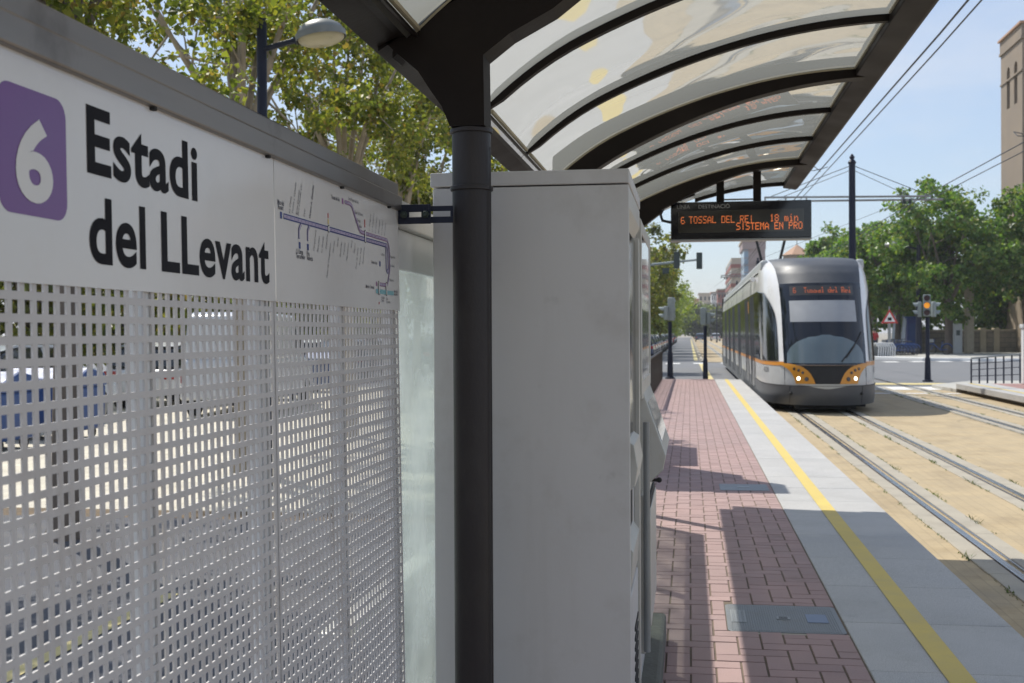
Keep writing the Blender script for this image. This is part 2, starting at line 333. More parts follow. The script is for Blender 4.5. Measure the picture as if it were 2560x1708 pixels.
M['tramside'] = mat('tram_lower_panels', (0.50, 0.51, 0.51), 0.3, var=0.06, scale=1.2, coat=0.2, dirt=(0.32, 0.31, 0.29), dirt_amt=0.35, dscale=2)
M['tramgrey'] = mat('tram_grey', (0.085, 0.092, 0.105), 0.5, var=0.10, scale=1.5, dirt=(0.16, 0.155, 0.15), dirt_amt=0.35, dscale=3)
M['tramdome'] = mat('tram_dome', (0.043, 0.050, 0.063), 0.55, var=0.10, scale=1.5, dirt=(0.13, 0.125, 0.12), dirt_amt=0.35, dscale=3)
M['tramroof'] = mat('tram_roof', (0.44, 0.46, 0.46), 0.45, var=0.08)
M['tramglass'] = mat('tram_glass', (0.008, 0.011, 0.018), 0.06, var=0.02)
M['tramwin'] = mat('tram_side_glass', (0.022, 0.022, 0.02), 0.10, var=0.2, scale=1.5)
M['tramwin'].node_tree.nodes['Principled BSDF'].inputs['Specular IOR Level'].default_value = 0.28
M['tramshade'] = mat('tram_blind', (0.33, 0.34, 0.35), 0.35, var=0.05, coat=0.6)
M['tramdash'] = mat('tram_cowl', (0.105, 0.145, 0.165), 0.12, var=0.15, scale=1.2, coat=0.8)
M['orange'] = mat('tram_orange', (0.62, 0.26, 0.01), 0.35, var=0.05, coat=0.3)
M['dorange'] = mat('orange_band', (0.62, 0.25, 0.035), 0.35, var=0.05)
M['headlit'] = mat('headlight_lit', (1, 0.95, 0.8), 0.2, emit=(1.0, 0.92, 0.72), estr=4)
M['lamplens'] = mat('lamp_lens', (0.06, 0.05, 0.045), 0.1, var=0.1, coat=0.5)
M['under'] = mat('underframe', (0.012, 0.011, 0.01), 0.8)
M['wire'] = mat('wire', (0.03, 0.03, 0.033), 0.5, 0.5)
M['galv'] = mat('galvanised', (0.28, 0.29, 0.29), 0.5, 0.6, var=0.12)
M['siggrey'] = mat('signal_grey', (0.27, 0.31, 0.31), 0.5, var=0.1)
M['sigdark'] = mat('signal_dark', (0.03, 0.045, 0.04), 0.5, var=0.1)
M['amber'] = mat('amber_lit', (0.8, 0.3, 0.02), 0.4, emit=(1.0, 0.38, 0.03), estr=0.6)
M['greenlit'] = mat('green_lit', (0.02, 0.5, 0.3), 0.4, emit=(0.03, 0.75, 0.40), estr=0.6)
M['lens'] = mat('dark_lens', (0.05, 0.012, 0.02), 0.2)
M['signred'] = mat('sign_red', (0.5, 0.035, 0.03), 0.5)
M['white'] = mat('white_paint', (0.72, 0.72, 0.71), 0.5, var=0.05)
M['lampgrey'] = mat('lamp_grey', (0.20, 0.21, 0.195), 0.45, var=0.1, dirt=(0.3, 0.27, 0.2), dirt_amt=0.4)
M['lamplensy'] = mat('lamp_bowl', (0.42, 0.38, 0.24), 0.3, var=0.12, scale=5, dirt=(0.26, 0.22, 0.13), dirt_amt=0.6, dscale=6)
M['bark'] = mat('bark', (0.15, 0.12, 0.095), 0.9, var=0.35, scale=6, bump=0.8, bscale=18, stretch=(1, 1, 0.3))
M['barkpale'] = mat('bark_pale', (0.30, 0.255, 0.19), 0.9, var=0.3, scale=5, bump=0.6, bscale=16)
M['leaf_yg'] = leafmat('leaves_yellow_green', [(0.065, 0.085, 0.02), (0.11, 0.13, 0.028), (0.20, 0.195, 0.04), (0.09, 0.115, 0.027), (0.23, 0.215, 0.05), (0.15, 0.165, 0.036), (0.10, 0.125, 0.027), (0.17, 0.18, 0.04), (0.12, 0.14, 0.03), (0.08, 0.10, 0.022), (0.19, 0.19, 0.04), (0.18, 0.13, 0.045)], 0.45)
M['leaf_g'] = leafmat('leaves_green', [(0.06, 0.13, 0.03), (0.10, 0.185, 0.042), (0.14, 0.23, 0.05), (0.075, 0.15, 0.035), (0.18, 0.25, 0.06), (0.16, 0.18, 0.05)], 0.4)
M['leaf_d'] = leafmat('leaves_dark', [(0.035, 0.055, 0.018), (0.055, 0.080, 0.028), (0.08, 0.10, 0.04), (0.045, 0.06, 0.025)], 0.35)
M['leaf_m'] = leafmat('leaves_far', [(0.12, 0.17, 0.045), (0.17, 0.21, 0.055), (0.21, 0.24, 0.06), (0.14, 0.18, 0.05)], 0.45)
M['weed'] = leafmat('weeds', [(0.05, 0.09, 0.02), (0.09, 0.13, 0.03), (0.14, 0.14, 0.05)], 0.4)
M['sandstone'] = mat('sandstone', (0.27, 0.215, 0.16), 0.85, var=0.12, scale=0.6, bump=0.3, bscale=8, dirt=(0.25, 0.19, 0.13), dirt_amt=0.5, dscale=0.5)
M['stonewall'] = brickmat('stone_wall', (0.25, 0.215, 0.16), (0.19, 0.165, 0.125), (0.10, 0.09, 0.07), 0.8, 0.35, 0.02, rot=(pi / 2, 0, 0), var=0.2)
M['pillar'] = mat('stone_pillar', (0.42, 0.36, 0.26), 0.85, var=0.15, dirt=(0.2, 0.17, 0.13))
M['apbeige'] = mat('apartment_beige', (0.46, 0.40, 0.32), 0.85, var=0.06)
M['apred'] = mat('apartment_red', (0.30, 0.12, 0.10), 0.85, var=0.08)
M['appink'] = mat('tower_pink', (0.34, 0.27, 0.26), 0.8, var=0.06)
M['apblue'] = mat('tower_blue_glass', (0.25, 0.36, 0.48), 0.2, var=0.06)
M['apdark'] = mat('window_dark', (0.06, 0.065, 0.07), 0.15, var=0.1)
M['tile'] = mat('roof_tile', (0.45, 0.27, 0.17), 0.8, var=0.15)
M['bin'] = mat('container_blue', (0.025, 0.07, 0.22), 0.5, var=0.1)
for i, c in enumerate([(0.62, 0.63, 0.64), (0.30, 0.32, 0.34), (0.03, 0.035, 0.04), (0.05, 0.07, 0.13), (0.35, 0.03, 0.03), (0.42, 0.46, 0.50)]):
    M['car%d' % i] = mat('car_paint_%s' % ['white', 'silver', 'black', 'navy', 'red', 'pale_blue'][i], c, 0.25, 0.2 if i == 1 else 0, var=0.03, coat=0.6)
M['carglass'] = mat('car_glass', (0.015, 0.02, 0.022), 0.05, var=0.02, coat=0.5)
M['tyre'] = mat('tyre', (0.02, 0.02, 0.02), 0.85)
M['rim'] = mat('wheel_rim', (0.35, 0.36, 0.37), 0.35, 0.8)
M['bulb'] = mat('car_lamp_red', (0.35, 0.015, 0.015), 0.25, coat=0.5)
M['bulbw'] = mat('car_lamp_clear', (0.5, 0.5, 0.5), 0.15, coat=0.5)
M['bluecloth'] = mat('blue_bike_paint', (0.03, 0.08, 0.25), 0.4)
M['totem'] = mat('totem_grey', (0.33, 0.34, 0.33), 0.45, var=0.06)
M['banner'] = mat('banner', (0.45, 0.50, 0.55), 0.6, var=0.3, scale=2)
for k, n in (('bs', 'skin'), ):
    M['skin'] = mat('skin', (0.42, 0.25, 0.18), 0.6)
M['shirt'] = mat('red_shirt', (0.40, 0.03, 0.03), 0.8); M['trouser'] = mat('dark_trousers', (0.03, 0.035, 0.05), 0.8); M['hair'] = mat('dark_hair', (0.02, 0.015, 0.01), 0.6)
M['drivershirt'] = mat('pale_blue_shirt', (0.16, 0.22, 0.34), 0.8)

grime(M['cabinet'], (0.16, 0.145, 0.125), 0.665, 0.72, 10, (1, 1, 1), 0.14)
grime(M['cabinet'], (0.33, 0.31, 0.275), 0.55, 0.75, 2.6, (4, 4, 0.35), 0.14)
grime(M['sheet'], (0.30, 0.25, 0.20), 0.58, 0.75, 3, (3, 3, 0.5), 0.5)
grime(M['steel'], (0.07, 0.055, 0.045), 0.60, 0.75, 5, (1, 1, 1), 0.5)
grime(M['tramdome'], (0.16, 0.155, 0.15), 0.60, 0.72, 2.5, (1, 1, 1), 0.35)
grime(M['tracksett'], (0.22, 0.17, 0.11), 0.52, 0.75, 1.6, (1.6, 0.3, 1), 0.45)
for k_ in ('darkpaint', 'polepaint', 'bluepole'): M[k_].node_tree.nodes['Principled BSDF'].inputs['Specular IOR Level'].default_value = 0.10
M['black'].node_tree.nodes['Principled BSDF'].inputs['Specular IOR Level'].default_value = 0.15
M['shadepath'] = mat('shade_toned_asphalt', (0.085, 0.088, 0.10), 0.9, var=0.2, scale=1.5, dirt=(0.14, 0.125, 0.10), dirt_amt=0.6, dscale=2.5)  # asphalt with the shade of the trees put into its dark colour
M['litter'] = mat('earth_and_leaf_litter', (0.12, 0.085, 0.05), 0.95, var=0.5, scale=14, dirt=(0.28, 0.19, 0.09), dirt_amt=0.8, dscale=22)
M['polepaint'].node_tree.nodes['Principled BSDF'].inputs['Specular IOR Level'].default_value = 0.3
# ------------------------------------------------------------------ the setting
def sheet(name, mt, x0, x1, y0, y1, z, kind='structure'):
    return tag(MB().add([(x0, y0, z), (x1, y0, z), (x1, y1, z), (x0, y1, z)], [(0, 1, 2, 3)]).build(name, mt), kind=kind)
sheet('ground', M['ground'], -900, 900, -300, 1600, -0.06)
sheet('road', M['asphalt'], -60, 70, 35.2, 70, -0.012)
sheet('road', M['asphalt'], -4.4, 0.55, 70, 420, -0.008)
sheet('road', M['asphalt'], 9.5, 16, 70, 420, -0.008)
sheet('pavement', M['paving'], -14, -4.4, 68, 420, 0.03)
sheet('plaza', M['plaza'], -70, -0.92, -8, 35.2, 0.02)
sheet('shade_toned_path', M['shadepath'], -7.5, -0.93, -8, 9.9, 0.026)  # dark sheet cut to the tree-shade area behind the fence, shade in its colour
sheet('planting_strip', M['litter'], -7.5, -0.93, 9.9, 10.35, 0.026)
sheet('yellow_line', M['paleyellow'], -3.25, -3.13, -8, 7.0, 0.030)
sheet('track_bed', M['tracksett'], 1.40, 7.6, -8, 36.2, -0.004)
sheet('track_bed', M['tracksett'], 0.85, 8.4, 66.5, 420, 0.0)
# gravelly kerb beyond the crossing between the road and the tracks
b = MB(); b.box(0.62, 0.80, 67, 400, -0.02, 0.06); tag(b.build('kerb', M['concrete'], bevel=0.02), kind='structure')
# raised platform: body, brick top laid in a herringbone, stone edge
b = MB(); b.box(-0.93, 1.36, -8, 34.3, -0.05, 0.262); tag(b.build('platform_base', M['concrete']), kind='structure')
b = MB(); b.box(-0.93, 0.695, -8, 34.3, 0.262, 0.2945); tag(b.build('platform_bedding', M['mortar']), kind='structure')
b = MB(); rr = random.Random(3)
def brick(x0, x1, y0, y1):
    g = 0.0020; x0 = max(x0 + g, -0.92); x1 = min(x1 - g, 0.688); y0 += g; y1 -= g
    if x1 - x0 < 0.02: return
    if x1 > 0.165 and y1 > 5.40 and y0 < 5.93:
        if x0 < 0.12 and x1 > 0.17: x1 = 0.163
        elif y0 < 5.36: y1 = 5.372
        elif y1 > 5.97: y0 = 5.935
        else: return     # the cable chamber lid sits here
    z = 0.2985 + rr.uniform(0, 0.0018); t = rr.uniform(-.0006, .0006); j = lambda: rr.uniform(-.0012, .0012)
    e = 0.003
    b.add([(x0 + j(), y0 + j(), 0.29), (x1 + j(), y0 + j(), 0.29), (x1 + j(), y1 + j(), 0.29), (x0 + j(), y1 + j(), 0.29),
           (x0 + e, y0 + e, z + t), (x1 - e, y0 + e, z - t), (x1 - e, y1 - e, z - t), (x0 + e, y1 - e, z + t)],
          [(4, 5, 6, 7), (0, 1, 5, 4), (1, 2, 6, 5), (2, 3, 7, 6), (3, 0, 4, 7)])
for i in range(-10, 8):
    for jn in range(-5, 345):
        c = (i - jn) % 4; x = i * 0.1 + 0.0; y = jn * 0.1
        if c == 0: brick(x, x + 0.2, y, y + 0.1)
        elif c == 3: brick(x, x + 0.1, y, y + 0.2)
tag(b.build('platform_paving', M['brick']), kind='structure')
b = MB()
for k in range(-10, 43):
    y0 = 0.03 + 0.80 * k; g = 0.0018; zz = 0.3005 + rr.uniform(-.0008, .0008)
    b.box(0.694, 1.43, y0 + g, y0 + 0.80 - g, 0.236, zz)
tag(b.build('platform_edge', M['granite'], bevel=0.003, seg=1), kind='structure')
sheet('yellow_line', M['yellowline'], 0.966, 1.068, -8, 34.3, 0.3045)
# yellow and white markings at the platform end, ramp down to the crossing
b = MB(); b.add([(-0.93, 34.3, 0.298), (1.40, 34.3, 0.298), (1.40, 37.2, 0.03), (-0.93, 37.2, 0.03), (-0.93, 37.2, -0.05), (1.40, 37.2, -0.05), (-0.93, 34.3, -0.05), (1.40, 34.3, -0.05)],
      [(0, 1, 2, 3), (3, 2, 5, 4), (1, 7, 5, 2), (0, 3, 4, 6)])
tag(b.build('ramp', M['paving']), kind='structure')
b = MB(); b.add([(0.95, 34.32, 0.304), (1.43, 34.32, 0.304), (1.43, 35.9, 0.17), (0.95, 35.9, 0.17)], [(0, 1, 2, 3)])
b.add([(4.0, 34.6, 0.004), (7.0, 34.6, 0.004), (7.0, 36.4, 0.004), (4.0, 36.4, 0.004)], [(0, 1, 2, 3)])
b.add([(2.0, 32.4, 0.004), (7.0, 32.4, 0.004), (7.0, 32.75, 0.004), (2.0, 32.75, 0.004)], [(0, 1, 2, 3)])
for k in range(-14, 12):
    x = k * 1.45 + 0.2; b.add([(x, 63 + x * 0.25, 0.0), (x + 0.75, 63.2 + x * 0.25, 0.0), (x + 0.75, 65 + x * 0.25, 0.0), (x, 64.8 + x * 0.25, 0.0)], [(0, 1, 2, 3)])
tag(b.build('white_marking', M['whiteline']), kind='structure')
b = MB(); b.add([(0.60, 38, 0.0), (0.85, 38, 0.0), (0.70, 63, 0.0), (0.48, 63, 0.0)], [(0, 1, 2, 3)])
b.add([(0.25, 70, 0.0), (0.48, 70, 0.0), (0.45, 300, 0.0), (0.25, 300, 0.0)], [(0, 1, 2, 3)])
b.add([(3.0, 38, 0.0), (10.0, 38, 0.0), (10, 39.2, 0.0), (3.0, 39.2, 0.0)], [(0, 1, 2, 3)])
tag(b.build('yellow_marking', M['paleyellow']), kind='structure')
# far platform on the right
b = MB(); b.box(7.02, 7.9, -8, 33.2, 0.10, 0.24); tag(b.build('platform_edge', M['granite'], bevel=0.008), kind='structure')
b = MB(); b.box(7.30, 12, -8, 33.2, -0.05, 0.10); tag(b.build('platform_base', M['concrete']), kind='structure')
b = MB(); b.box(7.9, 12, -8, 33.2, 0.10, 0.236); tag(b.build('platform_paving', M['redpaving']), kind='structure')
sheet('yellow_line', M['yellowline'], 7.32, 7.42, -8, 33.2, 0.244)
b = MB(); b.prism([(7.02, 33.2), (12, 33.2), (12, 38.6), (8.6, 38.6), (6.9, 35.8)], 'z', -0.05, 0.10); tag(b.build('pavement', M['paving'], bevel=0.02), kind='structure')
# pavement across the road on the right, with its kerb and a red corner
b = MB(); b.prism([(9.2, 78), (13, 69.0), (34, 62.0), (90, 58), (90, 190), (16, 190), (16, 84)], 'z', -0.05, 0.10); tag(b.build('pavement', M['paving']), kind='structure')
b = MB(); b.prism([(15.2, 68.6), (34, 62.2), (60, 61.0), (60, 66), (30, 66), (17, 71.0)], 'z', 0.10, 0.106); tag(b.build('red_paving', M['redpaving']), kind='structure')
b = MB()
for (x0, y0, x1, y1) in ((9.2, 78, 13, 69.0), (13, 69, 18, 67.3), (20.5, 66.5, 24, 65.3), (26, 64.7, 34, 62.0)):
    b.bar((x0, y0, 0.06), (x1, y1, 0.06), 0.4, 0.2)
tag(b.build('kerb', M['white'], bevel=0.03), kind='structure')
def rrect2(x0, x1, y0, y1, r, n=5):
    p = []
    for (cx, cy, a0) in ((x1 - r, y1 - r, 0), (x0 + r, y1 - r, 90), (x0 + r, y0 + r, 180), (x1 - r, y0 + r, 270)):
        for k in range(n + 1): a = radians(a0 + 90 * k / n); p.append((cx + r * cos(a), cy + r * sin(a)))
    return p
# concrete bands and rails
GR = 'rails of the two tram tracks'
for x, (lab, inner) in {2.19: ('shiny grooved rail nearest the platform edge', 1), 3.21: ('grooved rail under the right side of the tram', -1), 5.42: ('grooved rail nearer the tram on the empty second track', 1), 6.40: ('grooved rail beside the far platform on the second track', -1)}.items():
    b = MB()
    for (y0, y1) in ((-8, 36.2), (66.5, 420)):
        n = int((y1 - y0) / 1.6) if y1 < 100 else 1
        L_ = (y1 - y0) / n
        for k in range(n):
            j1, j2 = random.uniform(-.012, .012), random.uniform(-.012, .012)
            b.box(x - 0.215 + j1, x - 0.062 if inner == 1 else x - 0.072, y0 + k * L_ + .002, y0 + (k + 1) * L_ - .002, -0.03, 0.006 + random.uniform(-.001, .001))
            b.box(x + 0.072 if inner == 1 else x + 0.062, x + 0.215 + j2, y0 + k * L_ + .002, y0 + (k + 1) * L_ - .002, -0.03, 0.006 + random.uniform(-.001, .001))
    tag(b.build('track_concrete', M['concrete'], bevel=0.004, seg=1), kind='structure')
    r = empty('rail', (x, 0, 0), 0, lab, 'rail', GR)
    b = MB(); h = 0.012
    xa, xb = (x - 0.052, x + 0.004) if inner == 1 else (x - 0.004, x + 0.052)
    b.box(xa, xb, -8, 420, -0.05, h); b.build('rail_head', M['railsteel'], r, bevel=0.004)
    xa, xb = (x + 0.042, x + 0.058) if inner == 1 else (x - 0.058, x - 0.042)
    b = MB(); b.box(xa, xb, -8, 420, -0.05, h - 0.003); b.build('guard_lip', M['railsteel'], r, bevel=0.002)
    b = MB(); b.box(x - 0.071, x + 0.071, -8, 420, -0.06, -0.030); b.box(x - 0.066, x - 0.056, -8, 420, -0.03, 0.004); b.box(x + 0.062, x + 0.069, -8, 420, -0.03, 0.004); b.build('rail_groove', M['railrust'], r)
# weeds along the joints of the bands
b = MB(); rr = random.Random(11)
for x in (1.965, 2.41, 2.99, 3.43, 5.20, 5.64, 6.18, 6.62):
    y = 3.0
    while y < 33:
        y += rr.expovariate(3.4)
        big = rr.random() < 0.06; n = 14 if big else 6; sp = 0.10 if big else 0.05; hh = 0.045 if big else 0.016
        if x < 2.1 and y < 8.5: hh *= 0.6
        for k in range(n):
            px, py = x + rr.gauss(0, 0.012), y + rr.gauss(0, sp); a = rr.uniform(0, 2 * pi); l = rr.uniform(0.5, 1) * hh; wd = 0.006
            dx, dy = cos(a) * l * 0.8, sin(a) * l * 0.8
            b.add([(px - wd * sin(a), py + wd * cos(a), 0.0), (px + wd * sin(a), py - wd * cos(a), 0.0), (px + dx + wd * .5, py + dy, l * 0.8), (px + dx * 1.5, py + dy * 1.5, l)], [(0, 1, 2), (0, 2, 3)])
tag(b.build('weeds', M['weed']), kind='stuff')
# shrubby earth strip under the plane trees left of the fence, in dappled shade
# ------------------------------------------------------------------ cable chamber lid
lid = empty('manhole_cover', (0.42, 5.67, 0.29), 0, 'large rectangular ribbed iron cover set in the platform bricks against the stone edge', 'manhole cover')
LX0, LX1, LY0, LY1 = 0.165, 0.683, 5.40, 5.93
b = MB(); b.prism(rrect2(LX0, LX1, LY0, LY1, 0.03), 'z', 0.285, 0.2995)
k = 0
while LX0 + 0.02 + k * 0.0108 < LX1 - 0.02:
    x = LX0 + 0.018 + k * 0.0108; b.box(x, x + 0.0055, LY0 + .015, LY1 - .015, 0.2995, 0.3014); k += 1
b.build('lid', M['cast'], lid, bevel=0.001, seg=1)
b = MB(); b.box(0.395, 0.455, 5.635, 5.69, 0.3013, 0.303); b.build('handle_plate', M['galv'], lid)
b = MB(); b.box(0.405, 0.445, 5.645, 5.658, 0.3031, 0.3034); b.box(0.405, 0.445, 5.668, 5.681, 0.3031, 0.3034); b.build('lifting_slot', M['rubber'], lid)
b = MB(); b.box(0.53, 0.625, 5.59, 5.75, 0.3013, 0.3025); b.build('badge', M['castblue'], lid)
b = MB(); b.box(0.185, 0.255, 5.56, 5.80, 0.3013, 0.3022)
b.build('lettering_plate', M['galv'], lid)
b = MB()
for i in range(3):
    for j in range(9): b.box(0.192 + i * .021, 0.205 + i * .021, 5.57 + j * .025, 5.585 + j * .025, 0.3023, 0.3026)
b.build('cast_lettering', M['cast'], lid)
b = MB(); b.box(0.155, 0.69, 5.372, 5.397, 0.285, 0.2965)
tag(b.build('lid_bedding', M['concrete']), kind='structure')
l2 = empty('manhole_cover', (0.45, 10.4, 0.30), 0, 'small cover half in the bar-shaped shadow further along the platform', 'manhole cover')
b = MB(); b.box(0.25, 0.66, 10.2, 10.62, 0.2965, 0.3025); b.build('lid', M['cast'], l2, bevel=0.004)
b = MB(); b.box(0.40, 0.50, 10.38, 10.45, 0.3026, 0.3045); b.build('handle_plate', M['galv'], l2)

# ------------------------------------------------------------------ lettering helpers
def text_mesh(txt, size, weight=0.0, sx=1.0, shear=0.0, align='LEFT', space=1.0):
    cu = bpy.data.curves.new('t', 'FONT'); cu.body = txt; cu.size = size; cu.offset = weight; cu.shear = shear
    cu.align_x = align; cu.resolution_u = 6; cu.space_character = space; cu.fill_mode = 'FRONT'
    o = bpy.data.objects.new('t', cu); COL.objects.link(o)
    dg = bpy.context.evaluated_depsgraph_get(); dg.update()
    me = bpy.data.meshes.new_from_object(o.evaluated_get(dg))
    vs = [(v.co.x * sx, v.co.y) for v in me.vertices]; fs = [tuple(p.vertices) for p in me.polygons]
    bpy.data.objects.remove(o); bpy.data.curves.remove(cu); bpy.data.meshes.remove(me)
    return vs, fs
def put_text(mb, txt, size, origin, ux, uy, rot=0.0, **k):
    vs, fs = text_mesh(txt, size, **k); O = Vector(origin); ux = Vector(ux); uy = Vector(uy); c, s_ = cos(rot), sin(rot)
    mb.add([O + ux * (x * c - y * s_) + uy * (x * s_ + y * c) for x, y in vs], fs)
FONT = {'6': "01110 10000 10000 11110 10001 10001 01110", 'T': "11111 00100 00100 00100 00100 00100 00100", 'O': "01110 10001 10001 10001 10001 10001 01110",
'S': "01111 10000 10000 01110 00001 00001 11110", 'A': "00100 01010 10001 10001 11111 10001 10001", 'L': "10000 10000 10000 10000 10000 10000 11111", 'D': "11110 10001 10001 10001 10001 10001 11110",
'E': "11111 10000 10000 11110 10000 10000 11111", 'R': "11110 10001 10001 11110 10100 10010 10001", 'I': "00100 00100 00100 00100 00100 00100 00100", '1': "00100 01100 00100 00100 00100 00100 01110",
'8': "01110 10001 10001 01110 10001 10001 01110", 'm': "00000 00000 11010 10101 10101 10101 10101", 'i': "00100 00000 01100 00100 00100 00100 01110", 'n': "00000 00000 10110 11001 10001 10001 10001",
'M': "10001 11011 10101 10101 10001 10001 10001", 'N': "10001 11001 10101 10101 10011 10001 10001", 'P': "11110 10001 10001 11110 10000 10000 10000", ' ': "00000 00000 00000 00000 00000 00000 00000",
'o': "00000 00000 01110 10001 10001 10001 01110", 's': "00000 00000 01111 10000 01110 00001 11110", 'a': "00000 00000 01110 00001 01111 10001 01111", 'l': "01100 00100 00100 00100 00100 00100 01110",
'd': "00001 00001 01101 10011 10001 10001 01111", 'e': "00000 00000 01110 10001 11111 10000 01110"}
def dots(mb, txt, x0, z0, y, px, pz, r, t=0.001):          # x0,z0 = top left; dots face -Y
    for k, ch in enumerate(txt):
        for rI, row in enumerate(FONT[ch].split()):
            for cI, bit in enumerate(row):
                if bit == '1':
                    cx = x0 + (k * 6 + cI) * px; cz = z0 - rI * pz
                    yy = y(cx) if callable(y) else y
                    mb.box(cx - r, cx + r, yy - t, yy, cz - r, cz + r)

# ------------------------------------------------------------------ station fence: two perforated panels with the name strip and the map
FX = -0.73; LEAN = radians(-0.8); PIT = 0.025
fence = empty('station_fence', (FX + 0.019, 2.0, 0.30), 0, 'perforated pale grey fence with the station name and line map under a steel rail', 'fence')
def W(y, z, x=0.0): return (FX + 0.019 + x, y, z)
ZS0, ZS1 = 1.689, 1.9425
def perf_panel(y0, y1, z0, z1):
    n = round((y1 - y0 - 0.012) / PIT); k0 = y0 + ((y1 - y0) - n * PIT) / 2; rows = int((z1 - z0) / PIT); t = 0.003; h = 0.0078; hv = 0.0078
    V = []; Fc = []
    ys = [y0] + sum([[k0 + (i + .5) * PIT - h, k0 + (i + .5) * PIT + h] for i in range(n)], []) + [y1]
    zt = z1
    zs = [z0] + sum([[zt - (rows - i - .5) * PIT - hv, zt - (rows - i - .5) * PIT + hv] for i in range(rows)], []) + [z1]
    ny, nzz = len(ys), len(zs)
    for x in (0.0, -t):
        for z in zs:
            for y in ys: V.append((FX + 0.019 + x, y, z))
    idx = lambda s, j, i: s * ny * nzz + j * ny + i
    for j in range(nzz - 1):
        for i in range(ny - 1):
            hole = (i % 2 == 1) and (j % 2 == 1)
            if not hole:
                Fc.append((idx(0, j, i), idx(0, j, i + 1), idx(0, j + 1, i + 1), idx(0, j + 1, i)))
                Fc.append((idx(1, j, i), idx(1, j + 1, i), idx(1, j + 1, i + 1), idx(1, j, i + 1)))
            else:
                Fc.append((idx(0, j, i), idx(0, j + 1, i), idx(1, j + 1, i), idx(1, j, i)))
                Fc.append((idx(0, j, i + 1), idx(1, j, i + 1), idx(1, j + 1, i + 1), idx(0, j + 1, i + 1)))
                Fc.append((idx(0, j, i), idx(1, j, i), idx(1, j, i + 1), idx(0, j, i + 1)))
                Fc.append((idx(0, j + 1, i), idx(0, j + 1, i + 1), idx(1, j + 1, i + 1), idx(1, j + 1, i)))
    mb = MB(); mb.v = V; mb.f = Fc; return mb
for (a, c) in ((0.202, 1.117), (1.120, 2.035), (2.038, 2.953)):
    perf_panel(a, c, 0.45, 1.70).build('perforated_panel', M['sheet'], fence)
    mb = MB(); mb.box(FX + 0.0195, FX + 0.0235, a + 0.001, c - 0.001, ZS0, ZS1 + .01); mb.build('sign_panel', M['signwhite'], fence)
    for p0, p1 in ((a + 0.412, a + 0.442), (c - 0.066, c - 0.022)):
        mb = MB(); mb.box(FX - 0.008, FX + 0.0155, p0, p1, 0.32, 1.93); mb.build('post', M['postwhite'], fence, bevel=0.003)
mb = MB(); mb.box(FX - 0.02, FX + 0.034, -0.7, 2.957, ZS1, ZS1 + 0.036); mb.box(FX - 0.03, FX + 0.024, -0.7, 2.957, ZS1 + 0.038, ZS1 + 0.069); mb.build('top_rail', M['steel'], fence, bevel=0.003)
mb = MB(); mb.box(FX - 0.015, FX + 0.0195, -0.7, 2.957, ZS1 + 0.034, ZS1 + 0.04)
for y in (1.55, 2.0, 2.45, 2.85): mb.tube([(FX + 0.026, y, ZS1 - 0.004), (FX + 0.026, y, ZS1 + 0.002)], 0.006, 8)
mb.build('rail_seam', M['rubber'], fence)
mb = MB(); mb.box(FX - 0.02, FX + 0.030, -0.7, 2.957, 0.40, 0.45); mb.build('bottom_rail', M['steel'], fence, bevel=0.003)
# name lettering.  ux runs along +Y, uy is up; the print faces +X
XP = FX + 0.0242
def txt(s, size, y, z, mt, **k):
    mb = MB(); put_text(mb, s, size, (XP, y, z), (0, 1, 0), (0, 0, 1), **k); return mb
# round-cornered violet plaque with the line number
def rrect(cx, cz, w_, h_, r, n=6):
    p = []
    for (sx, sz, a0) in ((1, 1, 0), (-1, 1, 90), (-1, -1, 180), (1, -1, 270)):
        for k in range(n + 1):
            a = radians(a0 + 90 * k / n); p.append((cx + sx * (w_ / 2 - r) + r * cos(a), cz + sz * (h_ / 2 - r) + r * sin(a)))
    return p
def face_x(mb, poly, x, t=0.0004): return mb.prism(poly, 'x', x, x - t)
mb = MB(); face_x(mb, rrect(1.249, 1.8352, 0.142, 0.142, 0.022), XP - 0.0003); mb.build('number_plaque', M['purple'], fence)
def fit_text(s, y0, y1, z, cap, mt, name, weight, parent=fence, x=XP, capch='E', **k):
    vs, fs = text_mesh(s, 1.0, weight, **k); cv, _ = text_mesh(capch, 1.0, weight)
    ch = max(v[1] for v in cv) - min(v[1] for v in cv); k_ = cap / ch
    xa = min(v[0] for v in vs); xb = max(v[0] for v in vs); sx = (y1 - y0) / (xb - xa)
    mb = MB(); mb.add([(x, y0 + (v[0] - xa) * sx, z + v[1] * k_) for v in vs], fs); return mb.build(name, mt, parent)
fit_text('Estadi', 1.369, 1.701, 1.8325, 0.084, M['black'], 'station_name', 0.024, space=1.04)
fit_text('del', 1.371, 1.524, 1.7215, 0.084, M['black'], 'station_name', 0.022, space=1.04)
fit_text('LLevant', 1.573, 2.003, 1.7215, 0.084, M['black'], 'station_name', 0.022, space=1.04)
fit_text('6', 1.211, 1.288, 1.7845, 0.096, M['white'], 'line_number', 0.035, x=XP + 0.0003, capch='6')
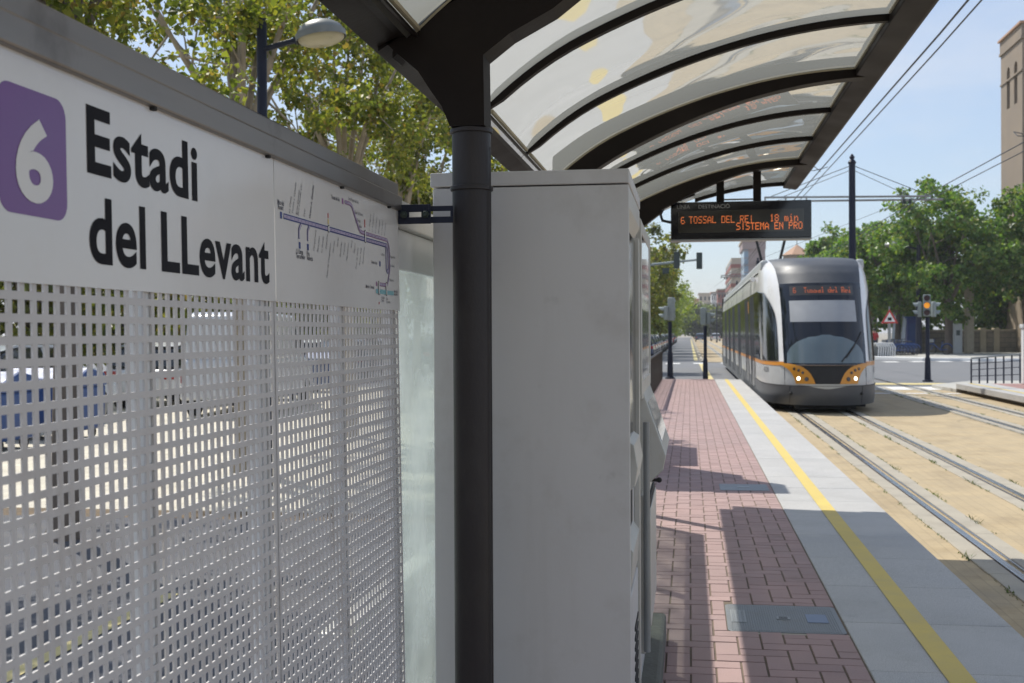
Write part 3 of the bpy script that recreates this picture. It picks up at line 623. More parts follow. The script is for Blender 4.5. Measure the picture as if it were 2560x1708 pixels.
# line map
X0 = XP
def poly_line(mb, pts, w_, x):
    """a flat ribbon on the sign through (y, z) points"""
    L_ = []; R_ = []
    for i, p in enumerate(pts):
        a = pts[max(i - 1, 0)]; c = pts[min(i + 1, len(pts) - 1)]
        d = Vector((c[0] - a[0], c[1] - a[1])); d.normalize(); n = Vector((-d.y, d.x)) * w_ / 2
        L_.append((x, p[0] + n.x, p[1] + n.y)); R_.append((x, p[0] - n.x, p[1] - n.y))
    return mb.strip(L_, R_)
def arc(cy, cz, r, a0, a1, n=8): return [(cy + r * cos(radians(a0 + (a1 - a0) * k / n)), cz + r * sin(radians(a0 + (a1 - a0) * k / n))) for k in range(n + 1)]
blue = [(2.083, 1.8453)] + [(2.825, 1.8453)] + arc(2.825, 1.8303, 0.015, 80, 0) + [(2.842, 1.800)] + arc(2.832, 1.792, 0.010, 0, -180) + [(2.822, 1.8453)]
rose = [(2.476, 1.9135), (2.516, 1.9135)] + [(2.530, 1.910), (2.540, 1.902), (2.582, 1.8665), (2.594, 1.8605), (2.610, 1.8590), (2.825, 1.8590)] + arc(2.825, 1.829, 0.030, 80, 0) + [(2.856, 1.792), (2.852, 1.782), (2.832, 1.752), (2.818, 1.7485), (2.745, 1.7485)]
mb = MB(); poly_line(mb, blue, 0.0105, X0); poly_line(mb, [(2.182, 1.8400), (2.168, 1.828), (2.168, 1.8105)], 0.008, X0); poly_line(mb, [(2.231, 1.8400), (2.220, 1.830), (2.220, 1.8105)], 0.008, X0)
for c_ in ((2.070, 1.8455), (2.1715, 1.7985), (2.2205, 1.7985), (2.762, 1.797)): face_x(mb, rrect(c_[0], c_[1], 0.010, 0.0125, 0.0015, 2), X0)
mb.build('blue_line', M['navy'], fence)
mb = MB(); poly_line(mb, rose, 0.0085, X0 + 0.0002); face_x(mb, rrect(2.461, 1.9132, 0.010, 0.0125, 0.0015, 2), X0); face_x(mb, rrect(2.727, 1.7485, 0.007, 0.0105, 0.001, 2), X0); mb.build('violet_line', M['mauve'], fence)
mb = MB(); poly_line(mb, blue, 0.0058, X0 + 0.0004); poly_line(mb, rose, 0.0052, X0 + 0.0006); poly_line(mb, [(2.182, 1.8400), (2.168, 1.828), (2.168, 1.8115)], 0.0042, X0 + 0.0004); poly_line(mb, [(2.231, 1.8400), (2.220, 1.830), (2.220, 1.8115)], 0.0042, X0 + 0.0004)
mb.build('line_fill', M['lilac'], fence)
mb = MB(); poly_line(mb, [(2.720, 1.7310), (2.890, 1.7310)], 0.0105, X0 + 0.0002); mb.build('teal_line', M['teal'], fence)
mb = MB()
for y in [2.10 + .021 * k for k in range(35)]: mb.disc((X0 + 0.0005, y, 1.8453), 0.0012, 'x', 0.0002, 6, 1)
for (y, z) in ((2.490, 1.9135), (2.549, 1.895), (2.565, 1.8815), (2.580, 1.8685), (2.66, 1.859), (2.69, 1.859), (2.72, 1.859), (2.75, 1.859), (2.78, 1.859), (2.81, 1.859), (2.856, 1.82), (2.856, 1.80), (2.841, 1.765), (2.78, 1.7485), (2.755, 1.731), (2.79, 1.731)): mb.disc((X0 + 0.0007, y, z), 0.0012, 'x', 0.0002, 6, 1)
mb.build('stop_dots', M['navy'], fence)
def capsule(y, z0, z1, r):
    return arc(y, z1 - r, r, 0, 180, 6) + arc(y, z0 + r, r, 180, 360, 6)
mb = MB()
for (y, z0, z1, r) in ((2.355, 1.8375, 1.853, 0.0055), (2.634, 1.8370, 1.8670, 0.0055), (2.745, 1.7225, 1.7555, 0.0052), (2.817, 1.7225, 1.7560, 0.0052)): face_x(mb, capsule(y, z0, z1, r), X0 + 0.0009)
mb.build('interchange_ring', M['black'], fence)
mb = MB()
for (y, z0, z1, r) in ((2.355, 1.8375, 1.853, 0.0036), (2.634, 1.8370, 1.8670, 0.0036), (2.745, 1.7225, 1.7555, 0.0034), (2.817, 1.7225, 1.7560, 0.0034)): face_x(mb, capsule(y, z0 + .0016, z1 - .0016, r), X0 + 0.0011)
mb.build('interchange_fill', M['white'], fence)
mb = MB(); face_x(mb, rrect(2.355, 1.860, 0.006, 0.010, 0.001, 2), X0); mb.build('yellow_mark', M['yelprint'], fence)
mb = MB()
for (y, z, h_) in ((2.355, 1.8725, 0.010), (2.634, 1.8815, 0.018), (2.748, 1.7035, 0.006)): face_x(mb, rrect(y, z, 0.0055, h_, 0.001, 2), X0)
mb.build('red_mark', M['redprint'], fence)
mb = MB()
def lab(s, y, z, size, rot=0, wt=0.0, sx=0.9): put_text(mb, s, size, (X0, y, z), (0, 1, 0), (0, 0, 1), rot=radians(rot), weight=wt * size, sx=sx)
up_ = [('La Coma', 2.118), ('Tomás y Valiente', 2.135), ('Santa Gemma', 2.158), ('Parc Científic UV', 2.168), ('TVV', 2.204)]
for s_, y in up_: lab(s_, y, 1.853, 0.0105, 68)
lab('Vicent A. Estellés', 2.238, 1.853, 0.0118, 68, 0.02)
dn = ['Campament', 'Sant Joan', 'La Granja', 'Empalme', 'Palau de Congressos', 'Florista', 'Garbí', 'Benicalap', 'Trànsits', 'Marxalenes', 'Reus', 'Sagunt', 'Pont de Fusta', 'Primat Reig', 'Benimaclet']
for k, s_ in enumerate(dn):
    y = 2.275 + 0.0255 * k; l = 0.0052 * len(s_); lab(s_, y - l * 0.36, 1.8385 - l * 0.94 - 0.0025, 0.0105, 68)
for k, s_ in enumerate(['V. Zaragozá', 'U. Politècnica', 'La Carrasca', 'Tarongers', 'La Cadena', 'Serradora']): lab(s_, 2.672 + 0.028 * k, 1.866, 0.0100, 68, 0.012 if k == 3 else 0)
lab('Mas del', 2.052, 1.8640, 0.0125, 0, 0.02); lab('Rosari', 2.054, 1.8555, 0.0125, 0, 0.02)
lab('Ll. Llarga', 2.150, 1.7825, 0.0125, 0, 0.02); lab('Terramelar', 2.150, 1.7735, 0.0125, 0, 0.02)
lab('Fira', 2.212, 1.7825, 0.0125, 0, 0.02); lab('València', 2.212, 1.7735, 0.0125, 0, 0.02)
lab('Tossal del Rei', 2.380, 1.9100, 0.0115, 0, 0.02); lab('Sant Miquel dels Reis', 2.505, 1.9205, 0.0105)
lab('Estadi del Llevant', 2.553, 1.8960, 0.0105); lab('Orriols', 2.570, 1.8800, 0.0105); lab('Alfauir', 2.585, 1.8680, 0.0100)
lab('La Marina', 2.775, 1.8180, 0.0095); lab('Eugenia Viñes', 2.864, 1.8180, 0.0095); lab('Les Arenes', 2.864, 1.7960, 0.0095); lab('Doctor Lluch', 2.685, 1.7940, 0.0105, 0, 0.015)
lab('Mediterrani', 2.852, 1.7600, 0.0095); lab('Marítim - Serrería', 2.632, 1.7355, 0.0110, 0, 0.015); lab('Marina Reial', 2.895, 1.7335, 0.0095, 0, 0.015, 0.7); lab('Joan Carles I', 2.895, 1.7265, 0.0095, 0, 0.015, 0.7)
lab('Francisco', 2.768, 1.7150, 0.0095); lab('Cubells', 2.768, 1.7075, 0.0095); lab('Grau', 2.815, 1.7130, 0.0095); lab('Canyamelar', 2.815, 1.7055, 0.0095)
mb.build('map_lettering', M['inkgrey'], fence)
fence.rotation_euler.y = LEAN

# ------------------------------------------------------------------ clouded glass wall behind the machines
gw = empty('glass_screen', (FX - 0.03, 5.9, 0.30), 0, 'clouded greenish glass wall with aluminium frame between the perforated fence and the big cabinet', 'glass screen')
for k in range(3):
    ya = 3.0 + 1.95 * k
    mb = MB(); mb.box(FX - 0.045, FX - 0.037, ya + 0.02, ya + 1.93, 0.45, 1.905); mb.build('glass_pane', M['screen_glass'], gw)
    mb = MB(); mb.box(FX - 0.08, FX - 0.01, ya + 1.93, ya + 1.97, 0.30, 1.98); mb.build('post', M['cabinet2'], gw, bevel=0.003)
mb = MB(); mb.box(FX - 0.075, FX - 0.0, 2.965, 8.87, 1.905, 1.975); mb.build('top_rail', M['cabinet2'], gw, bevel=0.004)
mb = MB(); mb.box(FX - 0.036, FX - 0.020, 2.965, 8.85, 1.80, 1.904); mb.build('header_strip', M['postwhite'], gw, bevel=0.002)
mb = MB(); mb.box(FX - 0.075, FX - 0.005, 2.965, 8.87, 0.40, 0.47); mb.build('bottom_rail', M['cabinet2'], gw, bevel=0.004)
mb = MB(); mb.box(FX - 0.30, FX - 0.22, 3.2, 8.8, 0.75, 0.80); mb.build('lean_rail', M['cabinet2'], gw, bevel=0.01)

# ------------------------------------------------------------------ the shelter
PX, PY = -0.546, 2.99
sh = empty('tram_shelter', (PX, PY, 0.30), 0, 'dark brown steel tram shelter with a curved cloudy roof on a round post', 'shelter')
def zg(x): return 2.910 - (0.85 - x) ** 2 / 5.06 - (0.5 * (-0.35 - x) ** 2 if x < -0.35 else 0)
def ribbox(y0, y1, depth, x0=-0.74, x1=0.86, up_=0.012, n=26):
    mb = MB(); xs = [x0 + (x1 - x0) * i / n for i in range(n + 1)]
    vs = []; fs = []
    for x in xs:
        zt = zg(x) + up_; zb = min(zg(x) - 0.01, max(zg(x) - depth(x), 2.392 if x < -0.56 else 0))
        vs += [(x, y0, zb), (x, y1, zb), (x, y1, zt), (x, y0, zt)]
    for i in range(n):
        a = i * 4; c = a + 4
        for k in range(4): fs.append((a + k, a + (k + 1) % 4, c + (k + 1) % 4, c + k))
    fs += [(0, 1, 2, 3), (n * 4 + 3, n * 4 + 2, n * 4 + 1, n * 4)]
    return mb.add(vs, fs)
BAY = 1.007
mains = {0: PY, 3: PY + 3 * BAY, 6: PY + 6 * BAY, -3: PY - 3 * BAY, -6: PY - 6 * BAY}
for k in range(-7, 8):
    y = PY + k * BAY
    if k in mains:
        if k in (0, 6, -6): dep = lambda x: 0.055 + 0.14 * max(0, min(1, (0.45 - x) / 1.0)) ** 1.1
        else: dep = lambda x: 0.050 + 0.085 * max(0, min(1, (0.8 - x) / 1.5)) ** 1.2
        ribbox(y - 0.05, y + 0.05, dep).build('main_rib', M['darkpaint'], sh, smooth=True, bevel=0.004, seg=1)
        ribbox(y - 0.054, y + 0.054, lambda x: 0.006, -0.68, 0.805, up_=-0.002).build('seal', M['seal'], sh, smooth=True)
    elif k < 7 and k > -7:
        ribbox(y - 0.016, y + 0.016, lambda x: 0.028, x0=-0.68).build('thin_rib', M['darkpaint'], sh, smooth=True)
YE0, YE1 = PY - 7 * BAY, 10.46
ribbox(YE1 - 0.05, YE1, lambda x: 0.03, 0.05, 0.86).build('thin_rib', M['darkpaint'], sh, smooth=True)
ribbox(PY + 6.9 * BAY, PY + 6.9 * BAY + 0.03, lambda x: 0.025, -0.7, 0.05).build('thin_rib', M['darkpaint'], sh, smooth=True)
def edge_beam(prof, y0, y1):
    mb = MB(); mb.prism(prof, 'y', y0, y1); return mb
zl = zg(-0.72)
edge_beam([(-0.765, 2.372), (-0.672, 2.386), (-0.672, zl + 0.02), (-0.700, zl + 0.035), (-0.790, zl - 0.005), (-0.790, 2.40)], YE0, YE1 - 0.2).build('left_eave_beam', M['darkpaint'], sh, bevel=0.004)
for k in range(-7, 7):
    mb = MB(); mb.box(-0.676, -0.664, PY + k * BAY + .06, PY + (k + 1) * BAY - .06, zg(-0.67) - 0.012, zg(-0.67) - 0.002)
    if k != 6: mb.build('seal', M['seal'], sh)
    mb = MB(); mb.box(0.792, 0.804, PY + k * BAY + .06, PY + (k + 1) * BAY - .06, zg(0.8) - 0.010, zg(0.8) - 0.002)
    if k != 6: mb.build('seal', M['seal'], sh)
edge_beam([(0.80, 2.868), (0.905, 2.850), (0.925, 2.862), (0.925, 2.935), (0.80, 2.938)], YE0, YE1 + 0.05).build('right_eave_beam', M['darkpaint'], sh, bevel=0.004)
for k in range(-7, 7):
    y0 = PY + k * BAY; y1 = y0 + BAY if k < 6 else YE1 - 0.02
    mb = MB(); n = 40; my = 8
    rj = random.Random(k + 50)
    vs = []; fs = []
    for j in range(my + 1):
        y = y0 + 0.004 + (y1 - y0 - 0.008) * j / my
        for i in range(n + 1):
            x = -0.70 + 1.53 * i / n; vs.append((x, y, zg(x) - 0.012 * sin(pi * j / my) * sin(pi * i / n)))
    for j in range(my):
        for i in range(n): fs.append((j * (n + 1) + i, j * (n + 1) + i + 1, (j + 1) * (n + 1) + i + 1, (j + 1) * (n + 1) + i))
    mb.add(vs, fs); o = mb.build('roof_panel', M['polycarb'], sh, smooth=True)
def post(py):
    mb = MB(); mb.tube([(PX, py, 0.30), (PX, py, 2.145)], 0.0495, 40); mb.build('post', M['polepaint'], sh, smooth=True)
    mb = MB()
    for z in (1.998, 2.143): mb.tube([(PX, py, z - 0.006), (PX, py, z + 0.006)], 0.0545, 40)
    mb.build('post_collar', M['polepaint'], sh, smooth=True, bevel=0.002)
    # flared head: a box bracket growing out of the post into the eave beam and the rib
    pts = [(PX - 0.046, 2.15), (-0.612, 2.20), (-0.640, 2.24), (-0.672, 2.29), (-0.735, 2.345), (-0.775, 2.385), (-0.775, zl - 0.01), (-0.60, zg(-0.60)), (-0.40, zg(-0.40)), (-0.20, zg(-0.2)), (-0.20, zg(-0.20) - 0.16), (-0.33, 2.433), (-0.44, 2.375), (PX + 0.040, 2.325), (PX + 0.042, 2.15)]
    mb = MB(); mb.prism(pts, 'y', py - 0.052, py + 0.052); mb.build('flared_head', M['darkpaint'], sh)
    mb = MB(); mb.tube([(PX + 0.051, py - 0.02, 0.35), (PX + 0.051, py - 0.02, 2.1)], 0.0012, 6); mb.build('weld_seam', M['polepaint'], sh)
for py in (PY, PY + 6 * BAY, PY - 6 * BAY): post(py)
# bolted bracket between the fence rail and the post
br = empty('slotted_bracket', (-0.66, 2.95, 1.93), 0, 'black slotted steel bracket with two bolts tying the fence rail to the post', 'bracket')
def slotplate(x0, x1, z0, z1, y, sx0, sx1, sz0, sz1, t=0.006):
    mb = MB(); mb.box(x0, x1, y, y + t, z0, sz0); mb.box(x0, x1, y, y + t, sz1, z1); mb.box(x0, sx0, y, y + t, sz0, sz1); mb.box(sx1, x1, y, y + t, sz0, sz1); return mb
BY = 2.955
slotplate(-0.748, -0.652, 1.913, 1.953, BY, -0.742, -0.658, 1.926, 1.942).build('slotted_plate', M['bluepole'], br, bevel=0.001)
slotplate(-0.728, -0.644, 1.908, 1.957, BY - 0.008, -0.700, -0.668, 1.924, 1.938).build('slotted_plate', M['bluepole'], br, bevel=0.001)
slotplate(-0.660, -0.588, 1.910, 1.953, BY, -0.650, -0.595, 1.926, 1.940).build('slotted_plate', M['bluepole'], br, bevel=0.001)
for x in (-0.712, -0.656):
    mb = MB(); mb.tube([(x, BY - 0.008, 1.931), (x, BY - 0.018, 1.931)], 0.0095, 6); mb.tube([(x, BY - 0.018, 1.931), (x, BY - 0.024, 1.931)], 0.006, 12); mb.build('bolt', M['sigdark'], br, bevel=0.001)

# ------------------------------------------------------------------ big cabinet seen from its blank side
tm = empty('ticket_machine', (-0.42, 3.5, 0.30), 0, 'tall pale grey cabinet with a blank scuffed side, right behind the round post', 'ticket machine')
C0, C1, CY0, CY1 = -0.686, -0.157, 3.168, 3.865
mb = MB(); mb.box(C0, C1 - 0.02, CY0, CY1, 0.34, 2.022); mb.build('body', M['cabinet'], tm, bevel=0.003)
mb = MB(); mb.box(C0 + 0.002, C1, CY0 - 0.002, CY0 + 0.018, 0.34, 2.0225); mb.build('side_panel', M['cabinet'], tm, bevel=0.002)
mb = MB(); mb.prism([(CY0 - 0.006, 2.026), (CY0 - 0.006, 2.064), (CY1, 2.064), (CY1, 2.026)], 'x', C0 - 0.006, C1 + 0.001); mb.build('lid', M['cabinet'], tm, bevel=0.003)
# front: header fascia, recess pillar, recess floor details
mb = MB(); mb.prism([(C1 - 0.02, 2.022), (C1 - 0.0005, 2.022), (C1 - 0.0005, 1.965), (C1 - 0.02, 1.93)], 'y', CY0 + 0.02, CY1 - 0.002); mb.build('front_fascia', M['cabinet2'], tm, bevel=0.002)
mb = MB(); mb.box(C1 - 0.02, C1 - 0.001, CY1 - 0.05, CY1 - 0.001, 0.34, 1.93); mb.build('front_pillar', M['cabinet2'], tm, bevel=0.002)
mb = MB(); mb.box(C1 - 0.0205, C1 - 0.0125, CY0 + 0.06, CY1 - 0.055, 1.28, 1.92); mb.build('front_glass', M['tramwin'], tm, bevel=0.002)
mb = MB(); mb.prism([(C1 - 0.02, 1.335), (C1 + 0.004, 1.318), (C1 + 0.014, 1.255), (C1 + 0.006, 1.205), (C1 - 0.02, 1.18)], 'y', CY0 + 0.15, CY1 - 0.20); mb.build('coin_hood', M['cabinet2'], tm, bevel=0.002)
mb = MB(); mb.box(C1 - 0.0195, C1 - 0.0165, CY0 + 0.15, CY1 - 0.22, 1.06, 1.165); mb.build('change_tray_mouth', M['rubber'], tm)
mb = MB(); mb.prism([(C1 - 0.02, 1.055), (C1 + 0.002, 1.025), (C1 - 0.004, 0.93), (C1 - 0.02, 0.90)], 'y', CY0 + 0.13, CY1 - 0.17); mb.build('change_tray', M['cabinet2'], tm, bevel=0.002)
mb = MB(); mb.box(C1 - 0.02, C1 - 0.008, CY0 + 0.02, CY1 - 0.052, 0.34, 0.885); mb.build('lower_door', M['cabinet'], tm, bevel=0.003)
mb = MB()
for k in range(9): mb.box(C1 - 0.008, C1 - 0.005, CY1 - 0.30, CY1 - 0.09, 0.50 + k * 0.03, 0.512 + k * 0.03)
mb.build('louvres', M['rubber'], tm)
mb = MB(); mb.box(C1 - 0.008, C1 + 0.003, CY0 + 0.07, CY0 + 0.11, 0.43, 0.50); mb.build('lock', M['rubber'], tm, bevel=0.002)
# second machine, further along
t2 = empty('ticket_machine', (-0.42, 4.6, 0.30), 0, 'second machine behind the big cabinet, with a sloping keypad console sticking out over the platform', 'ticket machine')
D0, D1 = 3.905, 4.80; FXm = -0.158
mb = MB(); mb.box(C0 + 0.06, FXm - 0.014, D0, D1, 0.34, 2.02); mb.build('body', M['cabinet'], t2, bevel=0.004)
mb = MB(); mb.prism([(FXm - 0.014, 2.02), (FXm + 0.004, 2.00), (FXm + 0.004, 1.50), (FXm + 0.004, 1.43), (FXm - 0.014, 1.40)], 'y', D0 + 0.01, D0 + 0.055)
mb.prism([(FXm - 0.014, 2.02), (FXm + 0.004, 2.00), (FXm + 0.004, 1.43), (FXm - 0.014, 1.40)], 'y', D1 - 0.04, D1)
mb.box(FXm - 0.014, FXm + 0.0035, D0 + 0.055, D1 - 0.04, 1.41, 1.47); mb.box(FXm - 0.014, FXm + 0.0035, D0 + 0.055, D1 - 0.04, 1.96, 2.00)
mb.build('poster_frame', M['cabinet2'], t2, bevel=0.002)
mb = MB(); mb.box(FXm - 0.012, FXm - 0.010, D0 + 0.055, D1 - 0.04, 1.47, 1.96)
po = mb.build('poster', M['banner'], t2)
mb = MB(); mb.box(FXm - 0.002, FXm + 0.001, D0 + 0.055, D1 - 0.04, 1.47, 1.96); mb.build('poster_glass', M['caseglass'], po)
prof = [(FXm - 0.01, 1.435), (FXm + 0.004, 1.425), (FXm + 0.078, 1.215), (FXm + 0.068, 1.165), (FXm - 0.01, 1.09)]
mb = MB(); mb.prism(prof, 'y', D0 + 0.16, D1 - 0.06); con = mb.build('console', M['cabinet2'], t2, bevel=0.003)
def on_slope(u, lift):
    a = Vector((FXm + 0.004, 1.425)); c = Vector((FXm + 0.078, 1.215)); d = c - a; n = Vector((-d.y, d.x)).normalized() * -1
    if n.x < 0: n = -n
    p = a + d * u + n * lift; return (p.x, p.y)
mb = MB(); mb.prism([on_slope(0.15, 0.0), on_slope(0.15, 0.003), on_slope(0.78, 0.003), on_slope(0.78, 0.0)], 'y', D0 + 0.19, D1 - 0.09); mb.build('screen', M['caseglass'], con)
mb = MB(); mb.prism([on_slope(0.16, 0.0), on_slope(0.16, 0.0012), on_slope(0.45, 0.0012), on_slope(0.45, 0.0)], 'y', D0 + 0.20, D1 - 0.10); mb.build('keypad', M['totem'], con)
mb = MB(); mb.tube([(FXm + 0.016, D0 + 0.06, 0.575), (FXm + 0.016, D0 + 0.06, 1.335)], 0.011, 12)
for z in (0.80, 1.05, 1.27): mb.tube([(FXm + 0.016, D0 + 0.06, z), (FXm + 0.016, D0 + 0.06, z + 0.002)], 0.0125, 12)
mb.build('hinge', M['galv'], t2, smooth=True)
mb = MB(); mb.box(FXm - 0.014, FXm + 0.012, D0 + 0.08, D1 - 0.02, 0.56, 1.09); dr = mb.build('lower_door', M['cabinet2'], t2, bevel=0.008)
mb = MB(); mb.prism(rrect((D0 + D1) / 2 + 0.03, 0.83, 0.70, 0.44, 0.05), 'x', FXm + 0.012, FXm + 0.021); mb.build('door_gasket', M['rubber'], dr, bevel=0.004)
mb = MB(); mb.prism(rrect((D0 + D1) / 2 + 0.03, 0.83, 0.66, 0.40, 0.04), 'x', FXm + 0.021, FXm + 0.026); mb.build('door_face', M['cabinet2'], dr, bevel=0.004)
mb = MB(); mb.tube([(FXm + 0.012, D0 + 0.42, 1.10), (FXm + 0.046, D0 + 0.42, 1.10)], 0.006, 10); mb.ball((FXm + 0.048, D0 + 0.42, 1.10), 0.010, 0.010, 0.010, 10, 6); mb.build('coin_return_knob', M['rubber'], t2, smooth=True)
mb = MB(); mb.box(C0, -0.105, 3.05, 5.22, 0.30, 0.415); tag(mb.build('machine_plinth', M['plinth'], bevel=0.015), 'low stained concrete plinth running under the two machines', 'plinth')

# things standing further along, hidden behind the machines; their shadows fall across the bricks
ad = empty('poster_stand', (-0.8, 11.6, 0.30), 0, 'cabinet with a poster case on top behind the machines, throwing the bar-shaped shadow', 'poster stand')
MB().box(-1.10, -0.42, 11.1, 12.3, 0.30, 2.15).build('base_cabinet', M['cabinet'], ad, bevel=0.02); MB().box(-1.05, -0.44, 11.45, 12.05, 2.15, 2.88).build('poster_case', M['darkpaint'], ad, bevel=0.02); MB().box(-1.0, -0.5, 11.44, 11.449, 2.2, 2.8).build('poster', M['banner'], ad)
cb = empty('switch_cabinet', (-0.85, 13.6, 0.30), 0, 'low service cabinet behind the machines, known from the square shadow beyond the bar-shaped one', 'cabinet')
MB().box(-1.15, -0.62, 12.8, 14.7, 0.34, 1.65).build('body', M['cabinet'], cb, bevel=0.01); MB().box(-1.17, -0.60, 12.78, 14.72, 1.65, 1.69).build('lid', M['cabinet2'], cb, bevel=0.005); MB().box(-1.12, -0.65, 12.82, 14.68, 0.30, 0.34).build('base', M['plinth'], cb)

# ------------------------------------------------------------------ LED board
bd = empty('departure_board', (0.38, 9.2, 2.32), 0, 'black hanging departure board with amber dot letters reading 6 TOSSAL DEL REI 18 min', 'departure board')
BX0, BX1, BZ0, BZ1, BYf = -0.137, 0.905, 2.325, 2.618, 9.15
mb = MB(); mb.box(BX0, BX1, BYf, BYf + 0.14, BZ0 + 0.012, BZ1); mb.build('case', M['ledboard'], bd, bevel=0.006)
mb = MB(); mb.box(BX0 - 0.001, BX1 + 0.001, BYf - 0.004, BYf + 0.142, BZ0, BZ0 + 0.011); mb.build('bottom_trim', M['galv'], bd, bevel=0.001)
mb = MB(); mb.box(BX0 + 0.055, BX1 - 0.055, BYf - 0.0015, BYf, BZ0 + 0.060, BZ0 + 0.228); scr = mb.build('screen', M['ledpanel'], bd)
mb = MB(); pz = 0.0078; pxd = 0.00615
dots(mb, '6', BX0 + 0.078, BZ0 + 0.178, BYf - 0.002, pxd, pz, 0.0023)
dots(mb, 'TOSSAL DEL REI', BX0 + 0.140, BZ0 + 0.181, BYf - 0.002, 0.00575, pz, 0.0023)
dots(mb, '18 min', BX0 + 0.740, BZ0 + 0.186, BYf - 0.002, 0.0059, pz, 0.0026)
dots(mb, 'SISTEMA EN PRO', BX0 + 0.492, BZ0 + 0.127, BYf - 0.002, 0.00585, pz, 0.0027)
mb.build('led_lettering', M['ledlit'], scr)
mb = MB(); put_text(mb, 'LÍNIA', 0.041, (BX0 + 0.045, BYf - 0.0015, BZ0 + 0.243), (1, 0, 0), (0, 0, 1)); put_text(mb, 'DESTINACIÓ', 0.041, (BX0 + 0.205, BYf - 0.0015, BZ0 + 0.243), (1, 0, 0), (0, 0, 1))
mb.build('header_lettering', M['ledgrey'], bd)
for x in (0.235, 0.510):
    mb = MB(); mb.box(x - 0.029, x + 0.029, 9.19, 9.24, BZ1, zg(x) - 0.04); mb.build('hanger', M['darkpaint'], bd, bevel=0.003)
mb = MB(); mb.bar((0.235, 9.215, BZ1 + 0.02), (0.510, 9.215, BZ1 + 0.02), 0.012); mb.build('tie_bar', M['galv'], bd)
mb = MB(); mb.tube([(-0.06, 9.02, zg(-0.1) - 0.11), (-0.10, 9.08, 2.64), (-0.19, 9.16, 2.58), (-0.215, 9.17, 2.53), (-0.20, 9.18, 2.485), (-0.137, 9.19, 2.47)], 0.011, 10); mb.build('cable', M['rubber'], bd, smooth=True)
# ------------------------------------------------------------------ the tram
TX, TY = 2.70, 24.25
tram = empty('tram', (TX, TY, 0), 0, 'long white and dark grey tram with orange headlamp corners arriving at the platform', 'tram')
LN, NE = 2.5, 2.5
def A(x):                       # distance from the centre line on the nose, in metres, as an angle parameter
    return math.copysign(2 / pi * math.asin(min(1, (abs(x) * 0.955 / 1.2) ** (NE / 2))), x)
def halfw(h): 
    if h < 2.55: return 1.165
    t = (h - 2.55) / 0.65; return 1.165 - 0.08 * t * t
def nose_y(h):
    pts = [(0.15, 0.22), (0.35, 0.06), (0.6, 0.0), (0.95, 0.05), (1.4, 0.28), (2.0, 0.66), (2.6, 1.08), (2.85, 1.34), (3.0, 1.58), (3.12, 1.95), (3.20, 2.6)]
    h = max(0.15, min(3.2, h))
    for (a, ya), (c, yc) in zip(pts, pts[1:]):
        if h <= c: return ya + (yc - ya) * (h - a) / (c - a)
    return pts[-1][1]
def TP(a, h, off=0.0):
    """point on the tram's skin. a in [-1,1] runs round the nose from left to right, beyond that along the flank (1 unit = 1 m)"""
    def base(a, h):
        W_ = halfw(h); y0 = nose_y(h); s = max(-1, min(1, a)); L_ = LN - y0 * 0.2
        t = abs(s) * pi / 2
        x = W_ * abs(sin(t)) ** (2 / NE) * (1 if s >= 0 else -1); y = y0 + L_ * (1 - abs(cos(t)) ** (2 / NE))
        if abs(a) > 1: y += (abs(a) - 1)
        return Vector((x, y, h + max(0, h - 2.64) * 0.09))
    p = base(a, h)
    if off:
        e = 0.01
        da = base(a + e, h) - base(a - e, h); dh = base(a, h + e) - base(a, h - e); n = da.cross(dh)
        n = n.normalized() if n.length > 1e-9 else Vector((0, -1, 0))
        if n.y > 0 and abs(a) < 0.9: n = -n
        if abs(a) >= 0.9 and n.x * a < 0: n = -n
        p = p + n * off
    return (TX + p.x, TY + p.y, p.z)
def lin(pts):
    def f(h):
        if h <= pts[0][0]: return pts[0][1]
        for (a, u), (c, v) in zip(pts, pts[1:]):
            if h <= c: return u + (v - u) * (h - a) / (c - a)
        return pts[-1][1]
    return f
def patch(name, mt, h0, h1, aL, aR, off, nh=14, na=14, parent=None, t=0.0, label=None):
    fl = aL if callable(aL) else (lambda h: aL); fr = aR if callable(aR) else (lambda h: aR)
    mb = MB(); vs = []; fs = []
    for j in range(nh + 1):
        h = h0 + (h1 - h0) * j / nh
        for i in range(na + 1): vs.append(TP(fl(h) + (fr(h) - fl(h)) * i / na, h, off))
    for j in range(nh):
        for i in range(na): fs.append((j * (na + 1) + i, j * (na + 1) + i + 1, (j + 1) * (na + 1) + i + 1, (j + 1) * (na + 1) + i))
    mb.add(vs, fs); return mb.build(name, mt, parent or tram, smooth=True, label=label)
# full shell
def shell(h0, h1, mt, name, nh, off=0.0, A=1.0):
    avals = [-(1 + d) for d in (29.4, 20, 10, 5, 2, .8)] + [-1 + 2 * i / 160 for i in range(161)] + [(1 + d) for d in (.8, 2, 5, 10, 20, 29.4)]
    vs = []; fs = []
    for j in range(nh + 1):
        h = h0 + (h1 - h0) * j / nh
        for a in avals: vs.append(TP(a, h, off))
    n = len(avals)
    for j in range(nh):
        for i in range(n - 1): fs.append((j * n + i, j * n + i + 1, (j + 1) * n + i + 1, (j + 1) * n + i))
    return MB().add(vs, fs).build(name, mt, tram, smooth=True)
shell(0.17, 0.56, M['tramgrey'], 'skirt', 8, 0.012)
shell(0.56, 0.98, M['tramside'], 'lower_panels', 6)
shell(0.95, 1.03, M['dorange'], 'orange_band', 2, 0.006)
shell(0.98, 3.20, M['tramwhite'], 'body', 26)
